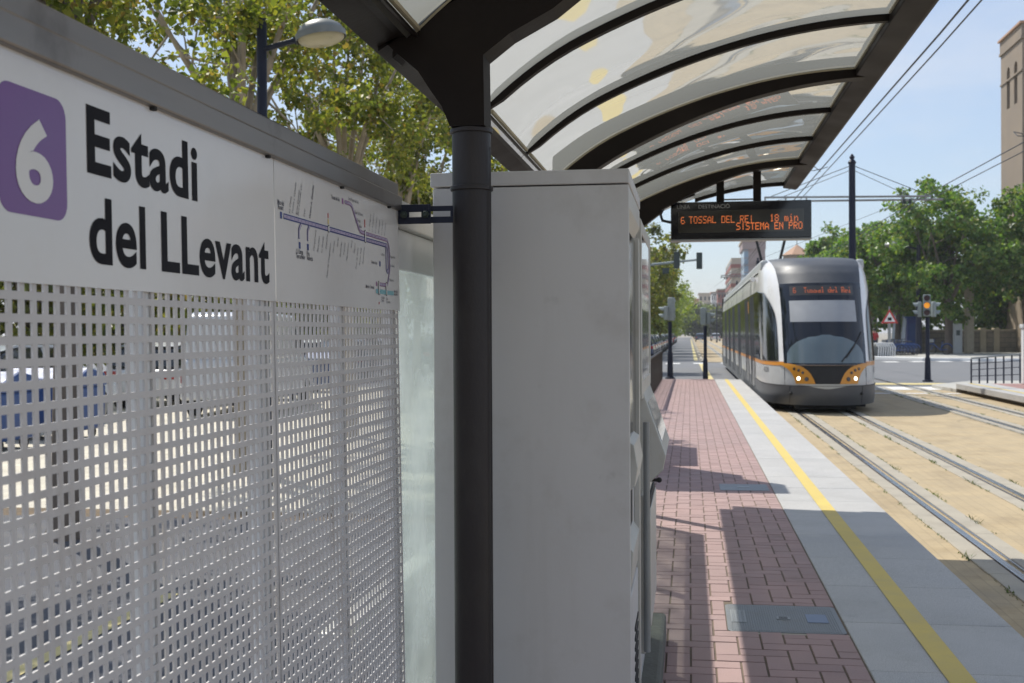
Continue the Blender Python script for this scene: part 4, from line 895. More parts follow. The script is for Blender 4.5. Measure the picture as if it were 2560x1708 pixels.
# roof cap
avals = [-1 + 2 * i / 40 for i in range(41)]
mb = MB(); vs = [TP(a, 3.2) for a in [-30.4] + avals + [30.4]]; n = len(vs)
fs = [(i, i + 1, n - 2 - i, n - 1 - i) for i in range(n // 2 - 1)]
mb.add(vs, fs); mb.build('roof', M['tramroof'], tram)
mb = MB(); mb.box(TX - 1.12, TX - 0.95, TY + 3.0, TY + 32, 3.0, 3.24); mb.box(TX + 0.95, TX + 1.12, TY + 3.0, TY + 32, 3.0, 3.24)
mb.build('roof_fairing', M['tramroof'], tram, bevel=0.05, smooth=True)
mb = MB(); mb.box(TX - 1.19, TX + 1.19, TY + 32.15, TY + 32.2, 0.3, 3.2); mb.build('rear_wall', M['tramglass'], tram)
# nose: dark dome, windscreen, blind, cowl, black grille
aw = lin([(h, A(x)) for h, x in [(0.98, 0.86), (1.3, 0.865), (2.0, 0.865), (2.4, 0.875), (2.64, 0.89), (2.8, 0.92), (2.95, 0.96), (3.05, 1.01), (3.15, 1.06), (3.2, 1.08)]])
nw = lambda h: -aw(h)
patch('roof_dome', M['tramdome'], 2.64, 3.198, nw, aw, 0.012, 16, 26)
patch('windscreen', M['tramglass'], 0.97, 2.64, nw, aw, 0.014, 26, 26)
patch('destination_panel', M['ledpanel'], 2.38, 2.58, A(-.68), A(.68), 0.017, 3, 14)
patch('sun_blind', M['tramshade'], 1.83, 2.27, A(-.70), A(.70), 0.017, 6, 14)
cw = lambda s: lin([(h, A(s * x)) for h, x in [(0.99, .80), (1.2, .79), (1.32, .72), (1.42, .60), (1.50, .42), (1.545, .25), (1.565, .08)]])
patch('windscreen_cowl', M['tramdash'], 1.0, 1.565, cw(-1), cw(1), 0.017, 12, 18)
patch('grille', M['rubber'], 0.60, 0.955, lin([(0.60, A(-.25)), (0.80, A(-.35)), (0.90, A(-.46)), (0.95, A(-.56))]), lin([(0.60, A(.25)), (0.80, A(.35)), (0.90, A(.46)), (0.95, A(.56))]), 0.013, 8, 14)
mb = MB(); mb.tube([TP(A(-.62) + 2 * A(.62) * i / 24, 0.962, 0.02) for i in range(25)], 0.008, 6); mb.build('chrome_strip', M['steel'], tram)
patch('bumper_lip', M['tramroof'], 0.50, 0.598, lin([(0.50, A(-.05)), (0.54, A(-.30)), (0.598, A(-.62))]), lin([(0.50, A(.05)), (0.54, A(.30)), (0.598, A(.62))]), 0.016, 5, 14)
for s in (-1, 1):
    f1 = lin([(h, A(x)) for h, x in [(0.60, .25), (0.70, .29), (0.80, .345), (0.87, .41), (0.93, .50), (0.955, .56), (1.0, .80)]])
    f2 = lin([(h, A(x)) for h, x in [(0.60, .635), (0.70, .66), (0.80, .71), (0.87, .77), (0.93, .85), (0.955, .91), (1.0, 1.0)]])
    cl = patch('headlamp_cluster', M['orange'], 0.60, 0.995, (lambda h, s=s: s * f1(h)), (lambda h, s=s: s * f2(h)), 0.022, 12, 8)
    for (a, h, r, mt, nm) in ((A(.66), 0.890, 0.026, M['lamplens'], 'small_lamp'), (A(.575), 0.862, 0.026, M['lamplens'], 'small_lamp'), (A(.495), 0.815, 0.026, M['lamplens'], 'small_lamp'),
                              (A(.575), 0.700, 0.038, M['headlit'], 'headlight'), (A(.425), 0.690, 0.038, M['lamplens'], 'fog_lamp')):
        c = Vector(TP(s * a, h, 0.020)); c2 = Vector(TP(s * a, h, 0.036)); mb = MB(); mb.tube([c, c2], r, 20)
        lp = mb.build(nm, mt, cl, smooth=True)
        mb = MB(); mb.tube([c, Vector(TP(s * a, h, 0.031))], r * 1.10, 20); mb.build('lamp_bezel', M['rubber'] if mt != M['headlit'] else M['steel'], cl)
    # curved cab side window, joining the window band
    g = lin([(1.04, A(.965)), (1.5, A(.965)), (1.85, A(.975)), (2.05, A(1.0)), (2.2, A(1.045)), (2.33, A(1.10)), (2.43, A(1.15)), (2.50, A(1.185)), (2.55, 1.1)])
    patch('cab_side_window', M['tramglass'], 1.04, 2.55, (lambda h, s=s: s * g(h)), (lambda h, s=s: s * 2.2), 0.018, 24, 110)
    # flank windows between the door columns
    segs = [(2.18, 4.1), (4.12, 8.66), (8.68, 13.06), (13.08, 17.46), (17.48, 22.06), (22.08, 26.06), (26.08, 29.9)]
    for (a0, a1) in segs:
        patch('side_window', M['tramwin'], 1.04, 2.55, s * a0, s * a1, 0.018, 1, 2)
    for a0 in (4.12, 8.67, 13.07, 17.47, 22.07, 26.07):
        patch('articulation_joint' if a0 != 4.12 else 'door_seam', M['rubber'], 0.25, 3.05, s * (a0 - 0.07), s * (a0 + 0.07), 0.016, 6, 1)
    for a0 in (2.9, 5.6, 10.5, 15.2, 19.5, 24.2):
        dl = patch('door', M['tramwhite'], 0.36, 0.95, s * a0, s * (a0 + 1.3), 0.014, 2, 2)
        mb = MB()
        for aa in (a0, a0 + 0.65, a0 + 1.3): mb.tube([TP(s * aa, 0.34, 0.018), TP(s * aa, 2.50, 0.018)], 0.012, 6)
        mb.build('door_edges', M['tramgrey'], dl)
    patch('orange_notice', M['dorange'], 2.12, 2.42, s * 5.1, s * 5.35, 0.02, 1, 1)
    mb = MB(); mb.tube([TP(s * 2.0, 2.86, 0.06), TP(s * 2.35, 2.86, 0.06)], 0.06, 12); mb.build('camera_housing', M['tramwhite'], tram, smooth=True)
    mb = MB(); mb.tube([TP(s * aa, 2.95, 0.012) for aa in (1.0, 1.5, 3, 8, 16, 24, 29.5)], 0.012, 6); mb.build('gutter', M['rubber'], tram)
    # seams of the bumper
    mb = MB(); mb.tube([TP(s * A(.75), h, 0.013) for h in (0.20, 0.35, 0.56)], 0.006, 5); mb.tube([TP(s * A(.86), h, 0.003) for h in (0.56, 0.75, 0.95)], 0.005, 5); mb.build('panel_seam', M['rubber'], tram)
    mb = MB(); mb.ball(TP(s * A(.73), 0.40, 0.01), 0.04, 0.04, 0.035, 10, 6); mb.build('tow_eye', M['rubber'], tram)
mb = MB(); mb.tube([TP(-1 + 2 * i / 40, 0.56, 0.013) for i in range(41)], 0.007, 5); mb.build('bumper_seam', M['rubber'], tram)
mb = MB(); mb.tube([TP(A(.30), 1.03, 0.03), TP(A(.50), 1.25, 0.035), TP(A(.72), 1.52, 0.03)], [0.014, 0.012, 0.009], 6); mb.tube([TP(A(.40), 1.10, 0.03), TP(A(.58), 1.32, 0.03), TP(A(.78), 1.62, 0.03)], 0.008, 6); mb.build('wiper', M['rubber'], tram)
mb = MB(); mb.box(TX - 0.95, TX + 0.95, TY + 1.6, TY + 31.5, 0.06, 0.33); mb.box(TX - 0.6, TX + 0.6, TY + 0.45, TY + 1.6, 0.08, 0.25); mb.build('underframe', M['under'], tram)
for yb in (3.2, 11.5, 19.5, 28.5):
    bg_ = MB().box(TX - 0.75, TX + 0.75, TY + yb - 0.2, TY + yb + 2.0, 0.12, 0.3).build('bogie', M['under'], tram)
    for dx in (-0.51, 0.51):
        for dy in (0, 1.8): MB().tube([(TX + dx - 0.06, TY + yb + dy, 0.30), (TX + dx + 0.06, TY + yb + dy, 0.30)], 0.29, 24).build('wheel', M['railrust'], bg_)
# destination lettering
mb = MB(); s_ = '6  Tossal del Rei'; s2 = s_
for k, ch in enumerate(s2):
    for rI, row in enumerate(FONT[ch].split()):
        for cI, bit in enumerate(row):
            if bit == '1' and rI not in (2,):
                a = A(-0.60 + (k * 6 + cI) * 0.0122); h = 2.535 - rI * 0.0165
                c = Vector(TP(a, h, 0.02)); mb.box(c.x - 0.0085, c.x + 0.0085, c.y - 0.004, c.y + 0.004, c.z - 0.006, c.z + 0.006)
mb.build('destination_lettering', mat('led_dim', (0.25, 0.06, 0.03), 0.5, emit=(1.0, 0.25, 0.10), estr=0.4), tram)
# fleet number on both front corners
for s, a0 in ((-1, -0.83), (1, 0.62)):
    vs, fs = text_mesh('4228', 0.15); mb = MB(); mb.add([TP(a0 + v[0] * 0.42, 0.80 + v[1], 0.004) for v in vs], fs); mb.build('fleet_number', M['inkgrey'], tram)
# seated driver behind the glass is hidden by reflections; mirror arms and pantograph
pg = empty('pantograph_base', (0, 0, 0)); bpy.data.objects.remove(pg)
mb = MB(); PYg = TY + 15.5
for sx in (-1, 1):
    mb.bar((TX - .07 + sx * 0.12, PYg, 3.25), (TX - .07 + sx * 0.52, PYg + 0.1, 4.92), 0.075)
    mb.bar((TX - .07 + sx * 0.80, PYg + .1, 4.80), (TX - .07 + sx * 0.52, PYg + 0.1, 4.92), 0.04)
mb.bar((TX - .07 - 0.28, PYg + 0.03, 3.9), (TX - .07 + 0.28, PYg + 0.03, 3.9), 0.04)
mb.bar((TX - 0.6, PYg + 0.1, 4.93), (TX + 0.45, PYg + 0.1, 4.93), 0.06, 0.04)
mb.box(TX - 0.75, TX - 0.35, PYg - 0.9, PYg + 0.9, 3.2, 3.55)
mb.build('pantograph', M['rubber'], tram)
mb = MB()
for (y0, y1, zz) in ((6, 9, 3.42), (11, 13.5, 3.5), (19, 22, 3.45), (25, 28, 3.4)): mb.box(TX - 0.8, TX + 0.8, TY + y0, TY + y1, 3.18, zz)
mb.build('roof_equipment', M['tramroof'], tram, bevel=0.05)

# ------------------------------------------------------------------ overhead line
pole = empty('catenary_pole', (4.35, 33.2, 0), 0, 'tall dark pole between the tracks behind the tram, carrying a double cross-arm', 'catenary pole', 'catenary poles between the tracks')
def cat_pole(r, x, y):
    mb = MB(); mb.tube([(x, y, 0), (x, y, 0.9), (x, y, 6.15)], [0.13, 0.105, 0.085], 20); mb.build('mast', M['bluepole'], r, smooth=True)
    mb = MB(); mb.tube([(x, y, 6.15), (x, y, 6.20), (x, y, 6.28), (x, y, 6.33), (x, y, 6.42)], [0.10, 0.11, 0.05, 0.075, 0.02], 14); mb.build('finial', M['bluepole'], r, smooth=True)
    mb = MB(); mb.tube([(x - 2.30, y, 5.30), (x + 2.05, y, 5.24)], 0.028, 8); mb.tube([(x - 2.36, y, 5.19), (x + 2.35, y, 5.15)], 0.028, 8)
    for dx in (-2.3, -1.75, -1.2, 1.3, 1.9): mb.tube([(x + dx, y, 5.32), (x + dx, y, 5.10)], 0.02, 6)
    mb.build('cross_arm', M['galv'], r)
    mb = MB()
    for dx in (-2.1, -1.95, 1.35, 1.5): mb.tube([(x + dx, y, 5.05), (x + dx, y, 5.17)], 0.045, 8)
    mb.build('insulators', M['sigdark'], r)
    mb = MB(); mb.tube([(x, y, 6.12), (x - 2.2, y, 5.30)], 0.010, 5); mb.tube([(x, y, 6.12), (x + 2.0, y, 5.26)], 0.010, 5); mb.tube([(x, y, 6.0), (x - 1.9, y, 5.28)], 0.008, 5); mb.tube([(x, y, 6.0), (x + 1.5, y, 5.25)], 0.008, 5); mb.build('stay_wires', M['wire'], r)
cat_pole(pole, 4.35, 33.2)
for k, y in enumerate((78, 112, 150, 195, 250)):
    c = copy_tree(pole); c.location = (4.35, y, 0)
    c['label'] = ['dark line pole beside the rear end of the tram', 'second dark line pole beyond the tram', 'third line pole along the receding tracks', 'fourth line pole, thin in the distance', 'farthest thin line pole'][k]
WG = 'overhead wires above the tracks'
def wire(pts, r, lab): tag(MB().tube(pts, r, 6).build('overhead_wire', M['wire']), lab, 'overhead wire', WG)
wire([(2.85, -4, 5.02), (2.80, 14, 4.98), (2.72, 33.2, 5.10), (2.72, 78, 5.0), (2.72, 200, 5.0)], 0.012, 'thicker upper wire of the left pair running to the tram pole')
wire([(2.86, -4, 4.84), (2.80, 14, 4.83), (2.74, 33.2, 4.95), (2.74, 78, 4.9), (2.74, 200, 4.9)], 0.009, 'thinner lower wire of the left pair above the tram')
wire([(5.85, -4, 4.98), (5.88, 14, 4.92), (5.92, 33.2, 5.08), (5.95, 78, 5.0), (5.95, 200, 5.0)], 0.010, 'upper wire of the right pair crossing in front of the church tower')
wire([(5.85, -4, 4.78), (5.88, 14, 4.75), (5.92, 33.2, 4.93), (5.95, 78, 4.9), (5.95, 200, 4.9)], 0.009, 'lower wire of the right pair above the empty track')
def loop(x, y, z, lab):
    pts = [(x, y + 0.9, z + 0.13), (x - 0.16, y + 0.6, z + 0.20), (x - 0.40, y + 0.2, z + 0.17), (x - 0.46, y - 0.3, z + 0.02), (x - 0.30, y - 0.7, z - 0.06), (x - 0.05, y - 0.9, z - 0.02)]
    tag(MB().tube(pts, 0.008, 6).build('wire_loop', M['wire']), lab, 'wire loop', 'feeder loops on the wires')
loop(2.80, 25.5, 4.95, 'thin feeder loop on the left wire pair near the pole'); loop(5.95, 21.5, 4.90, 'thin feeder loop on the right wire pair beside the tower')
wire([(2.75, 33.2, 5.28), (-8, 62, 6.2)], 0.006, 'thin span wire running back to the left from the cross-arm')
wire([(5.9, 33.2, 5.2), (2.6, 60, 4.9), (1.8, 90, 5.0)], 0.006, 'thin span wire sloping down behind the pole')
# second distant cross-wire support
# ------------------------------------------------------------------ signals, signs, lamps
def signal_head(root, x, y, z, face, lit=None, w_=0.20, n=3, mt='siggrey', pitch=0.215, nm='signal_head'):
    """face: direction the lenses look at, as a unit (x,y)"""
    fx, fy = face; rx, ry = -fy, fx
    mb = MB(); h = n * pitch
    c = Vector((x, y, z)); f = Vector((fx, fy, 0)); r = Vector((rx, ry, 0))
    def P(a, b_, c_): return tuple(c + r * a + f * b_ + Vector((0, 0, c_)))
    d = 0.12
    vs = [P(i * w_ / 2, j * d / 2, k) for k in (0, h) for (i, j) in ((-1, -1), (1, -1), (1, 1), (-1, 1))]
    mb.add(vs, [(0, 3, 2, 1), (4, 5, 6, 7), (0, 1, 5, 4), (1, 2, 6, 5), (2, 3, 7, 6), (3, 0, 4, 7)])
    hd = mb.build(nm, M[mt], root, bevel=0.025, smooth=True)
    for k in range(n):
        zc = pitch * (k + .5); mb = MB(); mb.tube([P(0, d / 2, zc), P(0, d / 2 + 0.012, zc)], w_ * 0.40, 16)
        m_ = M['lens'] if lit is None or lit[0] != k else M[lit[1]]
        mb.build('lens', m_, hd)
        mb = MB(); vs = []; fs = []; N_ = 12
        for i in range(N_ + 1):
            a = radians(-20 + 220 * i / N_)
            for dd in (d / 2, d / 2 + 0.16 - 0.06 * abs(sin(radians(90)) - sin(a))):
                vs.append(P(w_ * 0.46 * cos(a), dd, zc + w_ * 0.46 * sin(a)))
        for i in range(N_): fs.append((2 * i, 2 * i + 2, 2 * i + 3, 2 * i + 1))
        mb.add(vs, fs); mb.build('visor', M[mt], hd, smooth=True)
    return hd
def signal_post(name, x, y, zb, htop, lab, heads, r=0.055):
    root = empty(name, (x, y, zb), 0, lab, 'traffic light')
    mb = MB(); mb.tube([(x, y, zb), (x, y, zb + 0.04), (x, y, zb + 0.06), (x, y, zb + 0.75), (x, y, zb + 0.8), (x, y, htop)], [r * 2.6, r * 2.6, r * 1.6, r * 1.35, r, r], 16); mb.build('post', M['bluepole'], root, smooth=True)
    for h in heads: signal_head(root, *h[:4], **h[4])
    return root
signal_post('traffic_light', -0.56, 35.0, 0.29, 1.95, 'grey signal on the leftmost dark post at the platform end, seen from behind',
            [(-0.52, 35.05, 1.98, (0.2, 1), dict(mt='siggrey', n=3, pitch=0.225, w_=0.20)), (-0.67, 34.95, 2.0, (-1, 0.1), dict(mt='siggrey', n=2, pitch=0.20, w_=0.17))])
signal_post('traffic_light', 0.50, 38.9, 0.0, 1.85, 'grey signal seen from behind on the post nearer the tram at the platform end',
            [(0.44, 38.9, 1.88, (0.1, 1), dict(mt='siggrey', n=3, pitch=0.185, w_=0.18)), (0.60, 38.95, 1.9, (1, 0.3), dict(mt='siggrey', n=2, pitch=0.19, w_=0.16))])
signal_post('traffic_light', 7.66, 40.4, 0.0, 2.1, 'tram signal glowing amber on a dark post right of the tram',
            [(7.62, 40.3, 2.12, (-0.15, -1), dict(mt='siggrey', n=3, lit=(1, 'amber'), w_=0.23, pitch=0.235)), (7.42, 40.45, 2.10, (-1, 0.1), dict(mt='siggrey', n=2, pitch=0.25, w_=0.20)), (7.86, 40.45, 2.10, (1, 0.1), dict(mt='siggrey', n=2, pitch=0.25, w_=0.20))], r=0.065)
# mast arm light over the road on the left
ml = empty('traffic_light', (-4.9, 70, 0), 0, 'dark traffic light on a curved arm reaching over the far road', 'traffic light')
pts = [(-4.9, 70, 0), (-4.9, 70, 3.6)] + [(-4.9 + 2.6 * (1 - cos(radians(a))), 70, 3.6 + 2.0 * sin(radians(a))) for a in range(10, 80, 12)] + [(-2.0, 70, 5.62), (0.62, 70, 5.86)]
mb = MB(); mb.tube(pts, [0.11, 0.10] + [0.09] * 6 + [0.075, 0.06], 12); mb.build('mast_arm', M['siggrey'], ml, smooth=True)
for x, z, n in ((-0.72, 5.35, 3), (0.58, 5.30, 3)): signal_head(ml, x, 69.9, z, (0, 1), mt='sigdark', n=n, pitch=0.32, w_=0.34)
signal_head(ml, -1.35, 69.9, 5.05, (0, 1), mt='sigdark', n=1, pitch=0.35, w_=0.40)
# mast arm light top right
mr_ = empty('traffic_light', (15.6, 44, 0), 0, 'traffic light glowing green high up at the right edge of the view', 'traffic light')
mb = MB(); mb.tube([(15.6, 44, 0), (15.6, 44, 4.5), (15.2, 44, 5.7), (14.2, 44, 6.3), (11.9, 44, 6.5)], [0.1, 0.09, 0.08, 0.07, 0.06], 12); mb.build('mast_arm', M['siggrey'], mr_, smooth=True)
signal_head(mr_, 11.78, 43.9, 5.35, (-0.25, -1), mt='sigdark', n=3, pitch=0.33, w_=0.36, lit=(0, 'greenlit'))
# street lamp on the left
LX, LY = -4.49, 12.2
sl_ = empty('street_lamp', (LX, LY, 0.02), 0, 'dark street lamp with a round domed head before the yellow-green trees', 'street lamp')
mb = MB(); mb.tube([(LX, LY, 0.0), (LX, LY, 1.0), (LX, LY, 1.05), (LX, LY, 5.0)], [0.09, 0.08, 0.06, 0.052], 16); mb.build('pole', M['bluepole'], sl_, smooth=True)
mb = MB(); mb.tube([(LX, LY, 4.66), (LX + 0.26, LY - 0.1, 4.69), (LX + 0.50, LY - 0.2, 4.71)], [0.03, 0.03, 0.028], 10); mb.build('arm', M['bluepole'], sl_, smooth=True)
hc = Vector((LX + 0.75, LY - 0.32, 4.71))
def tilt(p, a=radians(-9)):
    d = Vector(p) - hc; return hc + Vector((d.x * cos(a) + d.z * sin(a), d.y, -d.x * sin(a) + d.z * cos(a)))
mb = MB(); mb.ball(hc, 0.25, 0.25, 0.155, 28, 8, 0, 0.5); mb.v = [tilt(v) for v in mb.v]; hd = mb.build('lamp_head', M['lampgrey'], sl_, smooth=True)
mb = MB(); mb.tube([tilt(hc + Vector((0, 0, 0.02))), tilt(hc - Vector((0, 0, 0.045)))], 0.26, 28, cap=False); mb.build('lamp_rim', M['lampgrey'], hd, smooth=True)
mb = MB(); mb.ball(hc - Vector((0, 0, 0.03)), 0.242, 0.242, 0.08, 28, 8, 0.5, 1.0); mb.v = [tilt(v) for v in mb.v]; mb.build('lamp_bowl', M['lamplensy'], hd, smooth=True)
mb = MB(); mb.tube([(LX + 0.44, LY - 0.17, 4.70), (LX + 0.54, LY - 0.22, 4.715)], 0.045, 12); mb.build('lamp_socket', M['bluepole'], hd, smooth=True)
# street lamp on the right, amid the trees
RX, RY = Xat(2297, 84), 84.0
s2 = empty('street_lamp', (RX, RY, 0.1), 0, 'slim lamp standing in front of the green tree crowns right of the tram', 'street lamp')
mb = MB(); mb.tube([(RX, RY, 0.1), (RX, RY, 7.5)], [0.22, 0.13], 12); mb.build('pole', M['bluepole'], s2, smooth=True)
mb = MB(); mb.tube([(RX, RY, 7.2), (RX - 1.3, RY - .3, 7.45)], 0.06, 8); mb.build('arm', M['bluepole'], s2)
mb = MB(); mb.ball((RX - 1.7, RY - .4, 7.5), 0.6, 0.6, 0.22, 16, 8); mb.build('lamp_head', M['galv'], s2, smooth=True)
# warning sign
WX, WY = Xat(2223.5, 78), 78.0
ws = empty('warning_sign', (WX, WY, 0.1), 0, 'red-edged triangular tram warning sign on a grey pole beside the bicycle racks', 'road sign')
mb = MB(); mb.tube([(WX, WY, 0.1), (WX, WY, 2.2)], 0.10, 12); mb.tube([(WX, WY, 2.2), (WX, WY, 3.2)], 0.05, 8); mb.build('pole', M['galv'], ws, smooth=True)
def tri(c, r): return [(c[0] + r * cos(radians(a)), c[1] + r * sin(radians(a))) for a in (90, 210, 330)]
mb = MB(); mb.prism(tri((WX, 2.45), 0.60), 'y', WY - 0.10, WY - 0.13); mb.build('sign_border', M['signred'], ws, bevel=0.02)
mb = MB(); mb.prism(tri((WX, 2.45), 0.40), 'y', WY - 0.131, WY - 0.136); mb.build('sign_face', M['white'], ws)
mb = MB(); mb.box(WX - 0.12, WX + 0.12, WY - 0.141, WY - 0.137, 2.32, 2.52); mb.build('sign_symbol', M['black'], ws)
# railings
def railing(name, p0, p1, h, n, bars, lab, mt='bluepole', tilt_=0):
    root = empty(name, (p0[0], p0[1], p0[2]), 0, lab, 'railing'); p0 = Vector(p0); p1 = Vector(p1)
    mb = MB(); mb.tube([p0 + Vector((0, 0, h)), p1 + Vector((0, 0, h + tilt_))], 0.025, 8); mb.build('handrail', M['galv'] if mt == 'bluepole' else M[mt], root)
    for k in range(n):
        t = k / (n - 1); p = p0.lerp(p1, t); mb = MB(); mb.tube([p, p + Vector((0, 0, h - 0.02 + tilt_ * t))], 0.024, 8); mb.build('post', M[mt], root, smooth=True)
    mb = MB()
    for b_ in bars: mb.tube([p0 + Vector((0, 0, h * b_)), p1 + Vector((0, 0, h * b_ + tilt_ * b_))], 0.011, 6)
    mb.build('cross_bars', M[mt], root)
    return root
railing('railing', (8.10, 36.3, 0.10), (9.45, 36.3, 0.12), 0.74, 7, (0.30, 0.55, 0.78), 'short dark railing with horizontal bars at the end of the far platform', tilt_=0.10)
railing('railing', (-0.80, 21.0, 0.30), (-0.80, 34.9, 0.30), 0.80, 66, (0.1, 0.9), 'dark close-set railing along the left side of the platform beyond the machines', 'polepaint')
# ticket validator on the far platform
vp = empty('ticket_validator', (8.75, 32.8, 0.24), 0, 'white ticket validator post cut by the right edge of the view', 'ticket validator')
mb = MB(); mb.box(8.60, 8.90, 32.7, 32.95, 0.24, 1.70); mb.build('body', M['white'], vp, bevel=0.02)
mb = MB(); mb.box(8.57, 8.93, 32.66, 32.98, 1.70, 1.80); mb.build('cap', M['postwhite'], vp, bevel=0.015)
mb = MB(); mb.box(8.63, 8.87, 32.694, 32.70, 1.15, 1.62); mb.build('front_plate', M['rubber'], vp)
mb = MB(); mb.disc((8.655, 32.70, 0.95), 0.02, 'y', 0.01); mb.build('knob', M['steel'], vp)

# ------------------------------------------------------------------ cars
def make_car(paint, lab, group, van=False, L_=4.2):
    root = empty('parked_car' if not van else 'parked_van', (0, 0, 0), 0, lab, 'van' if van else 'car', group)
    Wd = 1.72; hw = Wd / 2
    if van: low = [(-L_ / 2, 0.35), (-L_ / 2 - 0.02, 0.9), (-L_ / 2 + .04, 1.15), (L_ / 2 - .9, 1.15), (L_ / 2 - 0.15, 0.98), (L_ / 2, 0.75), (L_ / 2 - 0.02, 0.35)]
    else: low = [(-L_ / 2 + .03, 0.35), (-L_ / 2, 0.62), (-L_ / 2 + .06, 0.88), (-L_ / 2 + .5, 0.95), (L_ / 2 - 1.1, 0.93), (L_ / 2 - 0.3, 0.80), (L_ / 2, 0.62), (L_ / 2 - 0.02, 0.35)]
    top = [(-L_ / 2 + .10, 1.12), (-L_ / 2 + .16, 2.0), (-L_ / 2 + .4, 2.08), (L_ / 2 - 1.5, 2.05), (L_ / 2 - .85, 1.12)] if van else [(-L_ / 2 + .12, 0.92), (-L_ / 2 + .45, 1.36), (-L_ / 2 + 1.0, 1.47), (0.25, 1.45), (L_ / 2 - 1.05, 0.92)]
    def body(profile, w0, w1, zr):
        mb = MB(); n = len(profile); vs = []
        for sgn in (-1, 1):
            for (y, z) in profile:
                t = min(1, max(0, (z - zr[0]) / (zr[1] - zr[0]))); vs.append((sgn * (w0 + (w1 - w0) * t), y, z))
        fs = [tuple(range(n)), tuple(range(2 * n - 1, n - 1, -1))] + [(i, (i + 1) % n, n + (i + 1) % n, n + i) for i in range(n)]
        return mb.add(vs, fs)
    body(low, hw, hw - 0.05, (0.35, 1.0)).build('body', paint, root, smooth=True, bevel=0.07, seg=3)
    zt = 2.08 if van else 1.47; gl = body(top, hw - 0.04, hw - (0.14 if van else 0.24), (0.92, zt)); gl.build('glasshouse', paint if van else M['carglass'], root, smooth=True, bevel=0.06, seg=3)
    if not van:
        body([(-L_ / 2 + .42, 1.385), (-L_ / 2 + .95, 1.49), (0.25, 1.475), (0.42, 1.42), (0.2, 1.42), (-L_ / 2 + .9, 1.44)], hw - 0.17, hw - 0.20, (1.3, 1.5)).build('roof', paint, root, smooth=True)
        mb = MB()
        for sg in (-1, 1): mb.bar((sg * (hw - .13), -.35, .95), (sg * (hw - .215), -.42, 1.42), .03, .07)
        mb.build('door_pillars', paint, root)
    else:
        mb = MB()
        for sg in (-1, 1): mb.prism([(L_ / 2 - 1.9, 1.25), (L_ / 2 - 1.9, 1.75), (L_ / 2 - 1.45, 1.75), (L_ / 2 - 1.05, 1.25)], 'x', sg * (hw - .03), sg * (hw - .10))
        mb.prism([(L_ / 2 - .90, 1.20), (L_ / 2 - 1.42, 1.95), (L_ / 2 - 1.47, 1.93), (L_ / 2 - 0.95, 1.18)], 'x', -hw + .16, hw - .16); mb.build('windows', M['carglass'], root)
    for sx in (-1, 1):
        for y in (-L_ / 2 + 0.78, L_ / 2 - 0.82):
            mb = MB(); mb.tube([(sx * (hw - 0.19), y, 0.31), (sx * (hw + .012), y, 0.31)], 0.31, 20); wl = mb.build('wheel', M['tyre'], root, bevel=0.03)
            mb = MB(); mb.tube([(sx * (hw + .01), y, 0.31), (sx * (hw + .022), y, 0.31)], 0.19, 14); mb.build('rim', M['rim'], wl)
        MB().box(sx * (hw - .32), sx * (hw - .04), -L_ / 2 - .01, -L_ / 2 + .10, 0.68, 0.86).build('tail_light', M['bulb'], root, bevel=0.02)
        MB().box(sx * (hw - .34), sx * (hw - .06), L_ / 2 - .14, L_ / 2 - .02, 0.60, 0.74).build('headlight', M['bulbw'], root, bevel=0.02)
        MB().box(sx * (hw - .03), sx * (hw + .10), L_ / 2 - 1.35, L_ / 2 - 1.22, 0.92, 1.04).build('door_mirror', paint, root, bevel=0.02)
    MB().box(-.26, .26, -L_ / 2 - .025, -L_ / 2 - .012, 0.44, 0.55).build('number_plate', M['white'], root)
    return root
protos = {}
G1 = 'cars parked beyond the perforated fence'; G2 = 'cars parked along the left side of the far road'
def car(kind, x, y, rz, lab, group, van=False):
    key = (kind, van)
    if key not in protos:
        protos[key] = make_car(M['car%d' % kind], lab, group, van, 4.9 if van else 4.2); o = protos[key]
    else: o = copy_tree(protos[key]); o['label'] = lab; o['group'] = group
    o.location = (x, y, 0.0); o.rotation_euler.z = rz; return o
names = ['white', 'silver', 'black', 'navy', 'red', 'pale blue']
seq = [(0, 15.0), (5, 19.6), (0, 26.3), (1, 31.5), (0, 36.4), (3, 41.2), (5, 46.5), (2, 51.6)]
ordi = ['leftmost', 'second from the left', 'third from the left', 'fourth', 'fifth', 'sixth', 'seventh', 'last and farthest']
for k, (c, y) in enumerate(seq):
    car(c, -11.7, y, 0.0, '%s car glimpsed through the fence holes, %s of its row' % (names[c], ordi[k]), G1)
car(0, -9.3, 24.6, 0.12, 'white van glimpsed through the fence holes under the word LLevant', G1, van=True)
seq2 = [(3, 73.0), (1, 78.5), (5, 84), (0, 90), (2, 96), (1, 103), (0, 110), (3, 118), (2, 127), (1, 137), (0, 150), (4, 165), (1, 182), (0, 200)]
for k, (c, y) in enumerate(seq2):
    car(c, -2.95, y, 0.0, '%s car parked along the far road, number %d counting from the near end' % (names[c], k + 1), G2)
car(0, 4.9, 230, 0, 'small white car with red lights far down the street beyond the tram', 'cars driving in the distance')
car(3, 1.9, 215, 0, 'small dark car far down the street between the posts', 'cars driving in the distance')
